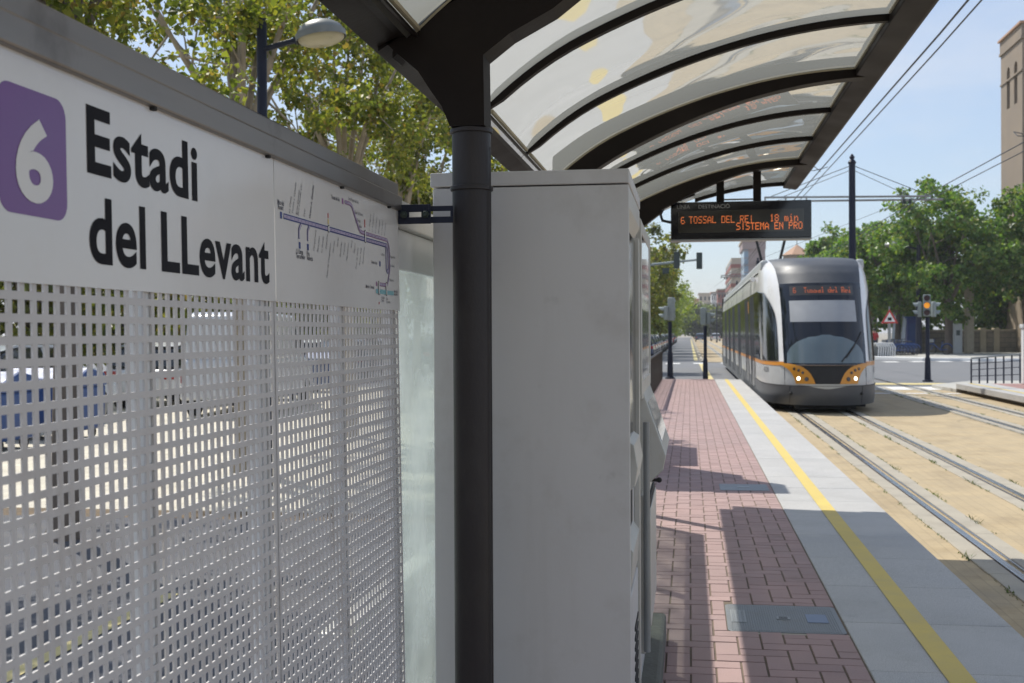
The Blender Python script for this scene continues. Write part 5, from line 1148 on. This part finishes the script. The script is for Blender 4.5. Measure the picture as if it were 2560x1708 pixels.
# blue containers behind the fence
def container(x, y, lab):
    r = empty('recycling_container', (x, y, 0.02), 0, lab, 'container', 'blue containers behind the fence')
    MB().prism([(-.55, .18), (.55, .18), (.62, 1.05), (-.62, 1.05)], 'x', -.8, .8).build('body', M['bin'], r, bevel=0.05, local=True)
    MB().prism([(-.65, 1.05), (.65, 1.05), (.50, 1.32), (-.1, 1.42), (-.62, 1.22)], 'x', -.84, .84).build('lid', M['bin'], r, bevel=0.05, local=True)
    r.scale = (.8, .8, .78)
    for sx in (-.6, .6):
        for sy in (-.4, .4): MB().tube([(sx - .04, sy, .1), (sx + .04, sy, .1)], .1, 12).build('wheel', M['rubber'], r, local=True)
    return r
container(-10.0, 15.7, 'blue container seen through the fence holes at the far left edge'); container(-9.9, 17.5, 'second blue container from the left edge seen through the fence')
container(-10.1, 28.5, 'blue container seen through the fence just left of the map panel'); container(-10.0, 32.5, 'blue container seen through the map panel fence holes')

# ------------------------------------------------------------------ objects on the right-hand pavement
def span(p0, p1, Y): return Xat(p0, Y), Xat(p1, Y)
a0, a1 = span(2385, 2406, 83.5)
tt = empty('information_pillar', ((a0 + a1) / 2, 83.5, 0.1), 0, 'pale grey service pillar standing by the tree trunk before the stone wall', 'pillar')
MB().box(a0, a1, 83.5, 83.9, 0.1, 2.15).build('body', M['totem'], tt, bevel=0.03); MB().box(a0 + .15, a1 - .15, 83.47, 83.5, 1.35, 1.7).build('panel', M['sigdark'], tt)
a0, a1 = span(2268, 2291, 89)
bl = empty('blue_kiosk', ((a0 + a1) / 2, 89, 0.1), 0, 'dark blue cabin behind the bicycles', 'kiosk')
MB().box(a0, a1, 89, 90.4, 0.1, 2.6).build('walls', M['navy'], bl, bevel=0.03); MB().box(a0 - .1, a1 + .1, 88.9, 90.5, 2.6, 2.72).build('roof', M['bin'], bl); MB().box(a0 + .1, a1 - .1, 88.96, 89, 0.2, 2.2).build('door', M['bin'], bl)
for k, (p0, p1, z1, lab) in enumerate([(2228, 2240, 2.9, 'pale leaning banner right behind the warning sign'), (2251, 2266, 2.7, 'second pale banner just left of the blue cabin')]):
    a0, a1 = span(p0, p1, 87)
    r = empty('banner', (a0, 87, 0.1), 0, lab, 'banner', 'banners on the pavement')
    MB().prism([(a0, .5), (a1 - .15, .5), (a1, z1 - .3), (a0 + .25, z1)], 'y', 87, 87.04).build('cloth', M['banner'], r); MB().tube([(a0, 87.07, 0.1), (a0 + .2, 87.07, z1 + .1)], 0.03, 6).build('pole', M['galv'], r)
wl = empty('stone_wall', (28, 90, 0.1), 0, 'old low stone wall with a row of piers under the trees at the right edge', 'wall')
MB().box(15.5, 36, 90, 90.5, 0.1, 1.65).build('masonry', M['stonewall'], wl)
for px_ in (2484, 2540, 2450): x = Xat(px_, 90); MB().box(x, x + .4, 89.9, 90.6, 0.1, 1.85).build('pier', M['pillar'], wl, bevel=0.03)
MB().box(15.5, 36, 89.95, 90.55, 1.65, 1.75).build('coping', M['pillar'], wl, bevel=0.02)
a0, a1 = span(2416, 2436, 86)
pl_ = empty('stone_pillar', ((a0 + a1) / 2, 86, 0.1), 0, 'sunlit pale stone gate pillar between the tree trunk and the wall', 'pillar')
MB().box(a0, a1, 86, 86.8, 0.1, 4.6).build('shaft', M['pillar'], pl_, bevel=0.08); MB().box(a0 - .1, a1 + .1, 85.9, 86.9, 4.6, 4.9).build('cap', M['pillar'], pl_, bevel=0.05)
# bicycles and docks
def make_bike(lab, group, mt='bluecloth'):
    r = empty('bicycle', (0, 0, 0), 0, lab, 'bicycle', group)
    for y in (-0.52, 0.52):
        mb = MB(); mb.tube([(0, y + 0.33 * cos(2 * pi * k / 20), 0.34 + 0.33 * sin(2 * pi * k / 20)) for k in range(21)], 0.022, 6, cap=False); wl_ = mb.build('wheel', M['tyre'], r)
        mb = MB()
        for k in range(8): mb.tube([(0, y, 0.34), (0, y + 0.32 * cos(pi * k / 4), 0.34 + 0.32 * sin(pi * k / 4))], 0.004, 4)
        mb.build('spokes', M['galv'], wl_)
        mb = MB(); mb.tube([(0, y + 0.38 * cos(radians(a)), 0.34 + 0.38 * sin(radians(a))) for a in range(20, 161, 14)], 0.03, 6); mb.build('mudguard', M[mt], r)
    mb = MB(); mb.tube([(0, -0.52, 0.34), (0, -0.1, 0.30), (0, 0.38, 0.72), (0, 0.52, 0.34)], 0.026, 6); mb.tube([(0, -0.1, 0.30), (0, -0.22, 0.85)], 0.022, 6); mb.tube([(0, 0.38, 0.72), (0, 0.32, 1.02)], 0.022, 6); mb.build('frame', M[mt], r)
    mb = MB(); mb.ball((0, -0.24, 0.88), 0.07, 0.13, 0.035, 10, 6); mb.build('saddle', M['rubber'], r, smooth=True)
    mb = MB(); mb.tube([(-0.26, 0.22, 1.04), (-.2, .32, 1.03), (0.2, .32, 1.03), (0.26, 0.22, 1.04)], 0.015, 6); mb.build('handlebar', M['rubber'], r)
    mb = MB(); mb.box(-.14, .14, .42, .66, .82, 1.02); mb.build('basket', M['galv'], r)
    return r
GB = 'hire bicycles in the rack'
bk = make_bike('blue hire bicycle at the left end of its rack behind the warning sign', GB)
BX_ = Xat(2232, 79.5); bk.location = (BX_, 79.5, 0.1); bk.rotation_euler.z = radians(70)
for k in range(1, 5):
    c = copy_tree(bk); c.location = (BX_ + 0.24 * k, 79.5 + 0.12 * k, 0.1); c.rotation_euler.z = radians(70 - 3 * k); c['label'] = 'blue hire bicycle, %s in the rack behind the warning sign' % ['second', 'third', 'fourth', 'last'][k - 1]
c = copy_tree(bk); c.location = (Xat(2348, 82), 82, 0.1); c.rotation_euler.z = radians(100); c['label'] = 'lone bicycle parked left of the tree trunk before the stone wall'
for ch in list(c.children): pass
GD = 'docks of the bicycle rack'
dk = empty('bicycle_dock', (0, 0, 0), 0, 'white hooped bicycle dock nearest the tram', 'bicycle dock', GD)
MB().tube([(0, -0.30, 0), (0, -0.34, 0.55), (0, -0.15, 0.82), (0, 0.10, 0.75), (0, 0.18, 0.5), (0, 0.12, 0)], 0.045, 8).build('hoop', M['white'], dk, smooth=True)
MB().box(-0.08, 0.08, 0.05, 0.2, 0, 0.62).build('post', M['galv'], dk, bevel=0.01)
DX_ = Xat(2184, 77); dk.location = (DX_, 77, 0.1); dk.rotation_euler.z = radians(60)
for k in range(1, 8):
    c = copy_tree(dk); c.location = (DX_ + 0.15 * k, 77 + 0.06 * k, 0.1); c['label'] = 'white hooped bicycle dock, %s from the tram side' % ['second', 'third', 'fourth', 'fifth', 'sixth', 'seventh', 'eighth'][k - 1]
# a pedestrian in red by the docks
def person(x, y, zb, rz, lab, shirt, pants, h=1.72):
    r = empty('person', (x, y, zb), rz, lab, 'person'); s = h / 1.72
    J = {'pel': (0, 0, .93), 'chest': (0, -.01, 1.25), 'neck': (0, 0, 1.46), 'head': (0, -.02, 1.60), 'lh': (-.09, 0, .90), 'lk': (-.10, -.05, .50), 'la': (-.10, .03, .09), 'lt': (-.11, -.13, .04),
         'rh': (.09, 0, .90), 'rk': (.11, .04, .50), 'ra': (.11, .10, .09), 'rt': (.12, -.05, .04), 'ls': (-.19, 0, 1.40), 'le': (-.25, .03, 1.12), 'lw': (-.24, -.08, .88), 'lf': (-.24, -.11, .78), 'rs': (.19, 0, 1.40), 're': (.25, .03, 1.12), 'rw': (.24, -.08, .88), 'rf': (.24, -.11, .78)}
    E = [('pel', 'chest'), ('chest', 'neck'), ('neck', 'head'), ('pel', 'lh'), ('lh', 'lk'), ('lk', 'la'), ('la', 'lt'), ('pel', 'rh'), ('rh', 'rk'), ('rk', 'ra'), ('ra', 'rt'), ('neck', 'ls'), ('ls', 'le'), ('le', 'lw'), ('lw', 'lf'), ('neck', 'rs'), ('rs', 're'), ('re', 'rw'), ('rw', 'rf')]
    R = {'pel': .13, 'chest': .15, 'neck': .055, 'head': .10, 'lh': .09, 'rh': .09, 'lk': .06, 'rk': .06, 'la': .042, 'ra': .042, 'lt': .035, 'rt': .035, 'ls': .06, 'rs': .06, 'le': .043, 're': .043, 'lw': .032, 'rw': .032, 'lf': .03, 'rf': .03}
    def sk(name, keys, grow, mt):
        ks = [k for k in J if k in keys]; ix = {k: i for i, k in enumerate(ks)}
        me = bpy.data.meshes.new(name); me.from_pydata([tuple(c * s for c in J[k]) for k in ks], [(ix[a], ix[b_]) for a, b_ in E if a in ix and b_ in ix], [])
        o = link(name, me, mt, r); md = o.modifiers.new('skin', 'SKIN'); 
        for i, k in enumerate(ks): me.skin_vertices[0].data[i].radius = ((R[k] + grow) * s,) * 2
        me.skin_vertices[0].data[0].use_root = True
        o.modifiers.new('sub', 'SUBSURF').levels = 2; o.modifiers['sub'].render_levels = 2
    sk('body', list(J), 0, M['skin']); sk('shirt', ['pel', 'chest', 'neck', 'ls', 'rs', 'le', 're'], .018, shirt); sk('trousers', ['pel', 'lh', 'lk', 'la', 'rh', 'rk', 'ra'], .016, pants)
    MB().ball((0, .01 * s, 1.66 * s), .108 * s, .118 * s, .11 * s, 14, 10, 0, .6).build('hair', M['hair'], r, smooth=True, local=True)
person(Xat(2186, 80.5), 80.5, 0.1, radians(200), 'distant person in a red top standing by the bicycle docks', M['shirt'], M['trouser'])
# ------------------------------------------------------------------ buildings
ct = empty('church_tower', (26, 92, 0), 0, 'tall sandstone church tower with narrow arched belfry windows at the top right', 'church tower')
tx0, ty0, ty1, th = 23.15, 88.2, 94.0, 23.2
tx1 = tx0 + 7
def wallwin(wins, x, y0, y1, z0, z1, depth=0.5):     # wall in the plane X=x with arched openings (yc, half width, zb, zt)
    mb = MB(); mb.box(x, x + depth, y0, y1, z0, z1); return mb
MB().box(tx0 + 0.35, tx1, ty0 + .35, ty1, 0, th - 0.6).build('core', M['apdark'], ct)
mb = MB()
W_ = [(89.9, 0.42), (91.9, 0.42)]; zb, zt = 17.9, 20.5
ys = [ty0, 89.9 - .42, 89.9 + .42, 91.9 - .42, 91.9 + .42, ty1]
mb.box(tx0, tx0 + .35, ty0, ty1, 0, zb)
for a, c in ((ys[0], ys[1]), (ys[2], ys[3]), (ys[4], ys[5])): mb.box(tx0, tx0 + .35, a, c, zb, zt)
for (yc, hw_) in W_:                                   # arched heads
    pts = [(yc - hw_, zt + .6), (yc - hw_, zt)] + [(yc - hw_ * cos(radians(a)), zt + hw_ * sin(radians(a))) for a in range(15, 180, 15)] + [(yc + hw_, zt), (yc + hw_, zt + .6)]
    mb.prism(pts, 'x', tx0, tx0 + .35)
mb.box(tx0, tx0 + .35, ty0, ys[1], zt, zt + .6); mb.box(tx0, tx0 + .35, ys[2], ys[3], zt, zt + .6); mb.box(tx0, tx0 + .35, ys[4], ty1, zt, zt + .6)
mb.box(tx0, tx0 + .35, ty0, ty1, zt + .6, th - 1.0)
mb.box(tx0 + .35, tx1, ty0, ty0 + .35, 0, th - 1.0)
mb.build('walls', M['sandstone'], ct)
mb = MB(); mb.box(tx0 - .12, tx1, ty0 - .12, ty1 + .1, th - 1.05, th - 0.85); mb.box(tx0 - .08, tx1, ty0 - .08, ty1, 19.9, 20.02); mb.build('string_course', M['sandstone'], ct)
mb = MB(); mb.box(tx0 - .05, tx1, ty0 - .05, ty1 + .1, th - 0.85, th); mb.build('parapet', M['sandstone'], ct)
MB().box(tx0 - .2, tx1, ty0 - .2, ty1 + .2, th, th + .15).build('coping', M['tile'], ct)
MB().prism([(ty0 + 0, 14.5), (ty0 - 9, 10.2), (ty0 - 9, 9.8), (ty0, 14.1)], 'x', 26.2, 33).build('nave_roof', M['tile'], ct)
MB().box(26.6, 33, ty0 - 8.8, ty0 - .1, 0, 10).build('nave_wall', M['sandstone'], ct)
# striped apartment block
ab = empty('apartment_building', (8, 300, 0), 0, 'apartment block with beige and dark red stripes left of the tower, behind the tram roof', 'apartment building')
def Xp(px, Y): return Xat(px, Y)
Yb = 260.0; xa, xb = Xp(1829, Yb), Xp(1862, Yb); topz = 1.63 + (832 - 647) / F * Yb * 0.99
MB().box(xa, xb, Yb, Yb + 40, 0, topz).build('walls', M['apbeige'], ab)
for k in range(9):
    z = topz - 1.7 - k * 2.05 * 1.0
    MB().box(xa - 0.12, xb + .1, Yb - .12, Yb + 40.1, z - 0.45, z + .35).build('red_stripe', M['apred'], ab)
for k in range(9):
    z = topz - 0.55 - k * 2.05
    for j in range(8): MB().box(xa - 0.06, xa + .1, Yb + 1.5 + j * 4.8, Yb + 4.2 + j * 4.8, z - 1.1 + .4, z).build('window', M['apdark'], ab)
# pink-grey tower with a blue glass strip
pt = empty('office_tower', (10, 230, 0), 0, 'slim pinkish tower with a pale blue glass strip rising behind the tram roof', 'office tower')
Yt = 236.0; x0, x1, x2, x3 = Xp(1861, Yt), Xp(1872, Yt), Xp(1891, Yt), Xp(1914, Yt); tz = 1.63 + (832 - 603) / F * Yt * 0.99
MB().box(x0, x1, Yt + .2, Yt + 14, 0, tz - 1.8).build('glass_strip', M['apblue'], pt)
MB().box(x1, x3, Yt, Yt + 14, 0, tz - 1.8).build('walls', M['appink'], pt)
MB().box(x2, Xp(1902, Yt), Yt - .15, Yt, 0, tz - 4.2).build('dark_bay', M['apdark'], pt)
MB().box(x0 - .3, x3 + .1, Yt - .3, Yt + 14.2, tz - 1.8, tz).build('attic', M['appink'], pt)
MB().box(x0 - .5, x3 + .2, Yt - .5, Yt + 14.4, tz - .35, tz + .1).build('cornice', M['apbeige'], pt)
for k in range(14): MB().box(x0 - .05, x1, Yt + .1, Yt + .2, 2 + k * 1.4, 2.15 + k * 1.4).build('floor_line', M['appink'], pt)
# cupola
cu_ = empty('church_dome', (17, 190, 0), 0, 'small faceted tiled cupola with a cross peeping over the tram dome', 'church dome')
Yc = 190.0; xc = Xp(1993, Yc); zc = 1.63 + (832 - 642) / F * Yc * .985
mb = MB(); N8 = 8; ring = [(xc + 2.2 * cos(2 * pi * k / N8 + .4), Yc + 2.2 * sin(2 * pi * k / N8 + .4)) for k in range(N8)]
mb.prism(ring, 'z', 0, zc); mb.build('drum', M['sandstone'], cu_)
mb = MB(); vs = [(x_, y_, zc) for x_, y_ in [(xc + 2.5 * cos(2 * pi * k / N8 + .4), Yc + 2.5 * sin(2 * pi * k / N8 + .4)) for k in range(N8)]] + [(xc, Yc, zc + 1.7)]
mb.add(vs, [(k, (k + 1) % N8, N8) for k in range(N8)]); mb.build('roof', M['tile'], cu_)
mb = MB(); mb.box(xc - .05, xc + .05, Yc - .05, Yc + .05, zc + 1.6, zc + 3.6); mb.box(xc - .35, xc + .35, Yc - .05, Yc + .05, zc + 2.9, zc + 3.02); mb.build('cross', M['sigdark'], cu_)
MB().box(xc + 1.5, xc + 12, Yc, Yc + 12, 0, zc - .4).build('nave', M['sandstone'], cu_)
# far low houses
GH = 'low houses at the far end of the street'
for k, (p0, p1, pt_, Y, mt, lab) in enumerate([(1748, 1779, 737, 420, 'apbeige', 'beige flat-roofed house at the far end of the street'), (1779, 1796, 735, 400, 'white', 'white house between the beige and the dark red one far down the street'), (1795, 1818, 728, 360, 'apred', 'dark red block beside the farthest line pole'), (1736, 1750, 751, 430, 'tile', 'lower brownish house left of the beige one')]):
    a, c = Xp(p0, Y), Xp(p1, Y); z = 1.63 + (832 - pt_) / F * Y
    r = empty('house', ((a + c) / 2, Y, 0), 0, lab, 'house', GH)
    MB().box(a, c, Y, Y + 15, 0, z).build('walls', M[mt], r); MB().box(a - .3, c + .3, Y - .3, Y + 15.3, z, z + .4).build('roof', M['tile'] if k % 2 else M['apbeige'], r)
    for j in range(3):
        for i in range(3):
            if (c - a) > 2: MB().box(a + (c - a) * (i + .25) / 3, a + (c - a) * (i + .7) / 3, Y - .05, Y + .05, z - 2.2 - j * 2.8, z - .9 - j * 2.8).build('window', M['apdark'], r)

# ------------------------------------------------------------------ trees
def fast_mesh(name, V, Fq, mt, parent, loc, ngon):
    me = bpy.data.meshes.new(name); V = np.asarray(V, dtype=np.float32); Fq = np.asarray(Fq, dtype=np.int32)
    me.vertices.add(len(V)); me.vertices.foreach_set('co', (V - np.array(loc, dtype=np.float32)).ravel())
    me.loops.add(Fq.size); me.loops.foreach_set('vertex_index', Fq.ravel())
    me.polygons.add(len(Fq)); me.polygons.foreach_set('loop_start', np.arange(0, Fq.size, ngon, dtype=np.int32))
    me.update(calc_edges=True); me.validate()
    return link(name, me, mt, parent)
def leaves(rng, centers, radii, per, size, droop=0.35):
    """folded pointed leaves scattered in clumps round the centres"""
    C_ = np.repeat(centers, per, axis=0); R_ = np.repeat(radii, per)[:, None]; n = len(C_)
    d = rng.normal(size=(n, 3)); d /= np.linalg.norm(d, axis=1)[:, None]; r = rng.uniform(0, 1, (n, 1)) ** 0.45
    P0 = C_ + d * r * R_ * np.array([1, 1, 0.85])
    ax = rng.normal(size=(n, 3)) + d * 0.7 + np.array([0, 0, -droop * 1.6]); ax /= np.linalg.norm(ax, axis=1)[:, None]
    nr = rng.normal(size=(n, 3)) + np.array([0, 0, 1.2]); sd = np.cross(ax, nr); sd /= np.linalg.norm(sd, axis=1)[:, None] + 1e-9
    nn = np.cross(sd, ax); L_ = size * rng.uniform(0.6, 1.3, (n, 1)); w_ = L_ * rng.uniform(0.34, 0.5, (n, 1))
    a = P0; b1 = P0 + ax * L_ * .42 + sd * w_ + nn * w_ * .3; c = P0 + ax * L_ + nn * (-.15) * L_; b2 = P0 + ax * L_ * .42 - sd * w_ + nn * w_ * .3
    m1 = P0 + ax * L_ * .5
    V = np.stack([a, b1, c, b2, m1], axis=1).reshape(-1, 3); k = np.arange(n)[:, None] * 5
    Fq = np.concatenate([np.stack([k[:, 0], k[:, 0] + 1, k[:, 0] + 2], 1), np.stack([k[:, 0], k[:, 0] + 2, k[:, 0] + 3], 1)])
    V = np.delete(V.reshape(n, 5, 3), 4, axis=1).reshape(-1, 3); Fq = np.concatenate([np.stack([np.arange(n) * 4, np.arange(n) * 4 + 1, np.arange(n) * 4 + 2], 1), np.stack([np.arange(n) * 4, np.arange(n) * 4 + 2, np.arange(n) * 4 + 3], 1)])
    return V, Fq
def tree(x, y, zb, h, cr, cz, seed, leaf, bark, lab, group, nclump=260, per=60, size=0.09, crz=None, tr=0.16, clump=0.42, name='tree', limbs=9, gap=0.0, asym=(0, 0)):
    rng = np.random.default_rng(seed); rd = random.Random(seed); crz = crz or cr * 0.9
    root = empty(name, (x, y, zb), 0, lab, 'tree', group); mb = MB(); base = Vector((x, y, zb))
    fork = base + Vector((rd.uniform(-.15, .15), rd.uniform(-.15, .15), (cz - crz) * 0.95 - zb + 0.2 * crz))
    mb.tube([base, base + Vector((0.02, 0, 0.15)), base.lerp(fork, .5) + Vector((rd.uniform(-.06, .06), 0, 0)), fork], [tr * 1.5, tr * 1.1, tr * .95, tr * .8], 12)
    tips = []; cc = Vector((x + asym[0], y + asym[1], cz))
    for k in range(limbs):
        a = 2 * pi * (k + rd.uniform(-.3, .3)) / limbs; el = rd.uniform(0.25, 1.35) if k else 1.5; 
        tgt = cc + Vector((cos(a) * cos(el) * cr, sin(a) * cos(el) * cr, sin(el) * crz - .1 * crz)) * rd.uniform(.72, .98)
        mid = fork.lerp(tgt, .5) + Vector((rd.uniform(-.1, .1), rd.uniform(-.1, .1), rd.uniform(.0, .25))) * cr * .5
        q1 = fork.lerp(mid, .5) + Vector((0, 0, .05 * cr)); mb.tube([fork, q1, mid, tgt], [tr * .55, tr * .42, tr * .28, tr * .07], 7); tips += [mid, tgt]
        for j in range(5):
            s0 = mid.lerp(tgt, rd.uniform(-.6, .8)); e0 = s0 + Vector((rd.gauss(0, 1), rd.gauss(0, 1), rd.gauss(.25, .7))).normalized() * cr * rd.uniform(.28, .5)
            m0 = s0.lerp(e0, .5) + Vector((0, 0, rd.uniform(-.05, .1) * cr)); mb.tube([s0, m0, e0], [tr * .16, tr * .1, tr * .03], 5); tips += [e0, m0]
    mb.build('trunk', bark, root, smooth=True)
    cs = []; rs = []
    ex = np.array([[t.x, t.y, t.z] for t in tips]); 
    while len(cs) < nclump:
        if rd.random() < 0.45: c = np.array(ex[rd.randrange(len(ex))]) + rng.normal(size=3) * .12 * cr
        else:
            d = rng.normal(size=3); d /= np.linalg.norm(d); rad = rd.uniform(.45, 1.0) ** .6
            w1 = 1 + .22 * sin(3.1 * d[0] + seed) * cos(2.7 * d[1] + seed * 1.3) + .16 * sin(6 * d[2] + 5 * d[0] + seed)
            c = np.array([cc.x, cc.y, cc.z]) + d * np.array([cr, cr, crz]) * rad * w1
        if gap and sin(c[0] * 1.9 + seed) + sin(c[1] * 1.7 + seed * 2) + sin(c[2] * 2.3 + seed * 3) > 1.9 - gap: continue
        if c[2] < zb + 1.2: continue
        cs.append(c); rs.append(clump * rd.uniform(.6, 1.25))
    V, Fq = leaves(rng, np.array(cs), np.array(rs), per, size)
    fast_mesh('crown', V, Fq, leaf, root, (x, y, zb), 3)
    return root
GT = 'plane trees in a row behind the fence'
near = [(-4.9, 8.8, 5.3, 2.1, 'yellow-green tree at the upper left behind the steel rail', 1.0), (-5.2, 13.4, 5.5, 2.2, 'yellow-green tree left of the street lamp', 1.2), (-5.3, 18.2, 5.5, 2.3, 'yellow-green tree behind the street lamp head', 1.1),
        (-5.8, 24.0, 5.7, 2.6, 'yellow-green tree between the street lamp and the shelter post', 1.0), (-6.9, 29.5, 5.0, 2.9, 'yellow-green tree behind the top of the shelter post', 0.8), (-7.4, 37, 4.6, 2.9, 'yellow-green tree showing right of the shelter post under the eave', .6)]
for k, (x, y, cz, cr, lab, gap) in enumerate(near):
    tree(x, y, 0.02, 7, cr, cz, 11 + k, M['leaf_yg'], M['bark'] if k < 1 else M['barkpale'], lab, GT, nclump=[125, 105, 110, 130, 170, 170][k], per=95 if k < 4 else 62, size=0.075 if k < 2 else (0.085 if k < 4 else 0.13), crz=cr * (.98 if k < 3 else 1.1), tr=0.105, clump=0.25 if k < 4 else .4, gap=gap)
GT1 = 'dark trees beyond the parked cars'
for k in range(9):
    x = -15.5 - (k % 3) * 0.8; y = 8 + k * 6.2
    tree(x, y, 0.0, 6, 3.0, 2.9, 40 + k, M['leaf_yg'], M['bark'], 'leafy tree beyond the parked cars, %s from the left through the fence' % ['first', 'second', 'third', 'fourth', 'fifth', 'sixth', 'seventh', 'eighth', 'ninth'][k], GT1, nclump=170, per=36, size=0.24, crz=2.4, tr=.18, clump=.7)
GT2 = 'trees along the left of the far road'
for k, (x, y, cz, cr) in enumerate([(-4.6, 50, 4.6, 2.9), (-6.0, 76, 6.0, 4.2), (-4.3, 84, 5.4, 3.8), (-4.6, 96, 5.6, 4.0), (-4.8, 110, 5.2, 4.0), (-4.6, 126, 5.4, 4.2), (-4.6, 145, 5.4, 4.4), (-4.6, 170, 5.6, 4.6), (-4.2, 200, 5.6, 5), (-4, 240, 6, 5)]):
    tree(x, y, 0.03, 9, cr, cz, 60 + k, M['leaf_yg'] if k < 4 else M['leaf_m'], M['bark'], 'yellow-green tree beside the far road, %s one counting away from the platform' % ['first', 'second', 'third', 'fourth', 'fifth', 'sixth', 'seventh', 'eighth', 'ninth', 'tenth'][k], GT2, nclump=200 if k < 4 else 130, per=48 if k < 4 else 34, size=0.20 if k < 3 else .32, crz=cr * 1.05, tr=.2, clump=.62 if k < 4 else .9)
# trees closing the street far away
GT3 = 'trees closing the far end of the street'
for k, (x, y, cz, cr) in enumerate([(1.5, 300, 4.5, 4.2), (6.5, 290, 4.2, 3.6), (-5, 320, 6, 6), (10.0, 330, 4.5, 3.8), (4.5, 345, 5.5, 4.5)]):
    tree(x, y, 0.0, 12, cr, cz, 80 + k, M['leaf_d'] if k < 2 else M['leaf_m'], M['bark'], '%s tree at the end of the street' % ['dusky olive', 'low dark', 'tall pale green left-hand', 'right-hand green', 'broad farthest'][k], GT3, nclump=90, per=34, size=.7, crz=cr * .9, tr=.3, clump=1.6)
GT4 = 'green trees on the right-hand pavement'
rt_ = [(Xat(2374, 84.5), 84.5, 7.0, 4.6, 'big green tree left of the tower whose trunk stands by the grey pillar'), (24.0, 86, 7.5, 4.7, 'biggest green tree in front of the church tower'), (15.0, 90, 6.4, 3.8, 'green tree behind the warning sign'), (30.0, 83, 5.6, 4.4, 'green tree at the right edge over the stone wall'),
       (13.6, 100, 6.4, 3.6, 'green tree close to the right of the tram roof'), (14.0, 125, 7.6, 4.0, 'paler green tree behind the line pole'), (17.5, 118, 8.0, 4.5, 'green tree in the gap between pole and big tree'), (15.5, 150, 8.2, 4.0, 'distant green tree over the tram dome'), (28, 94.5, 4.2, 4.4, 'dark tree in the shade behind the stone wall'), (23.5, 95, 4.2, 4.2, 'dark tree behind the stone gate pillar'), (17.0, 97, 4.2, 3.6, 'low dark tree behind the blue cabin')]
for k, (x, y, cz, cr, lab) in enumerate(rt_):
    tree(x, y, 0.1, 12, cr, cz, 100 + k, M['leaf_g'], M['bark'], lab, GT4, nclump=300 if k < 2 else 200, per=60, size=0.27 if k < 4 else .34, crz=cr * 0.95, tr=.30, clump=.60, gap=.75)

# ------------------------------------------------------------------ summer haze
hz = MB().box(-1000, 1000, -400, 1700, -1.1, 32).build('haze', None)
hm = bpy.data.materials.new('haze'); hm.use_nodes = True; hm.node_tree.nodes.clear()
ho = hm.node_tree.nodes.new('ShaderNodeOutputMaterial'); hv = hm.node_tree.nodes.new('ShaderNodeVolumePrincipled')
hv.inputs['Color'].default_value = (0.93, 0.95, 1.0, 1); hv.inputs['Density'].default_value = 0.0004
hm.node_tree.links.new(hv.outputs[0], ho.inputs['Volume']); hz.data.materials.append(hm); tag(hz, kind='stuff')
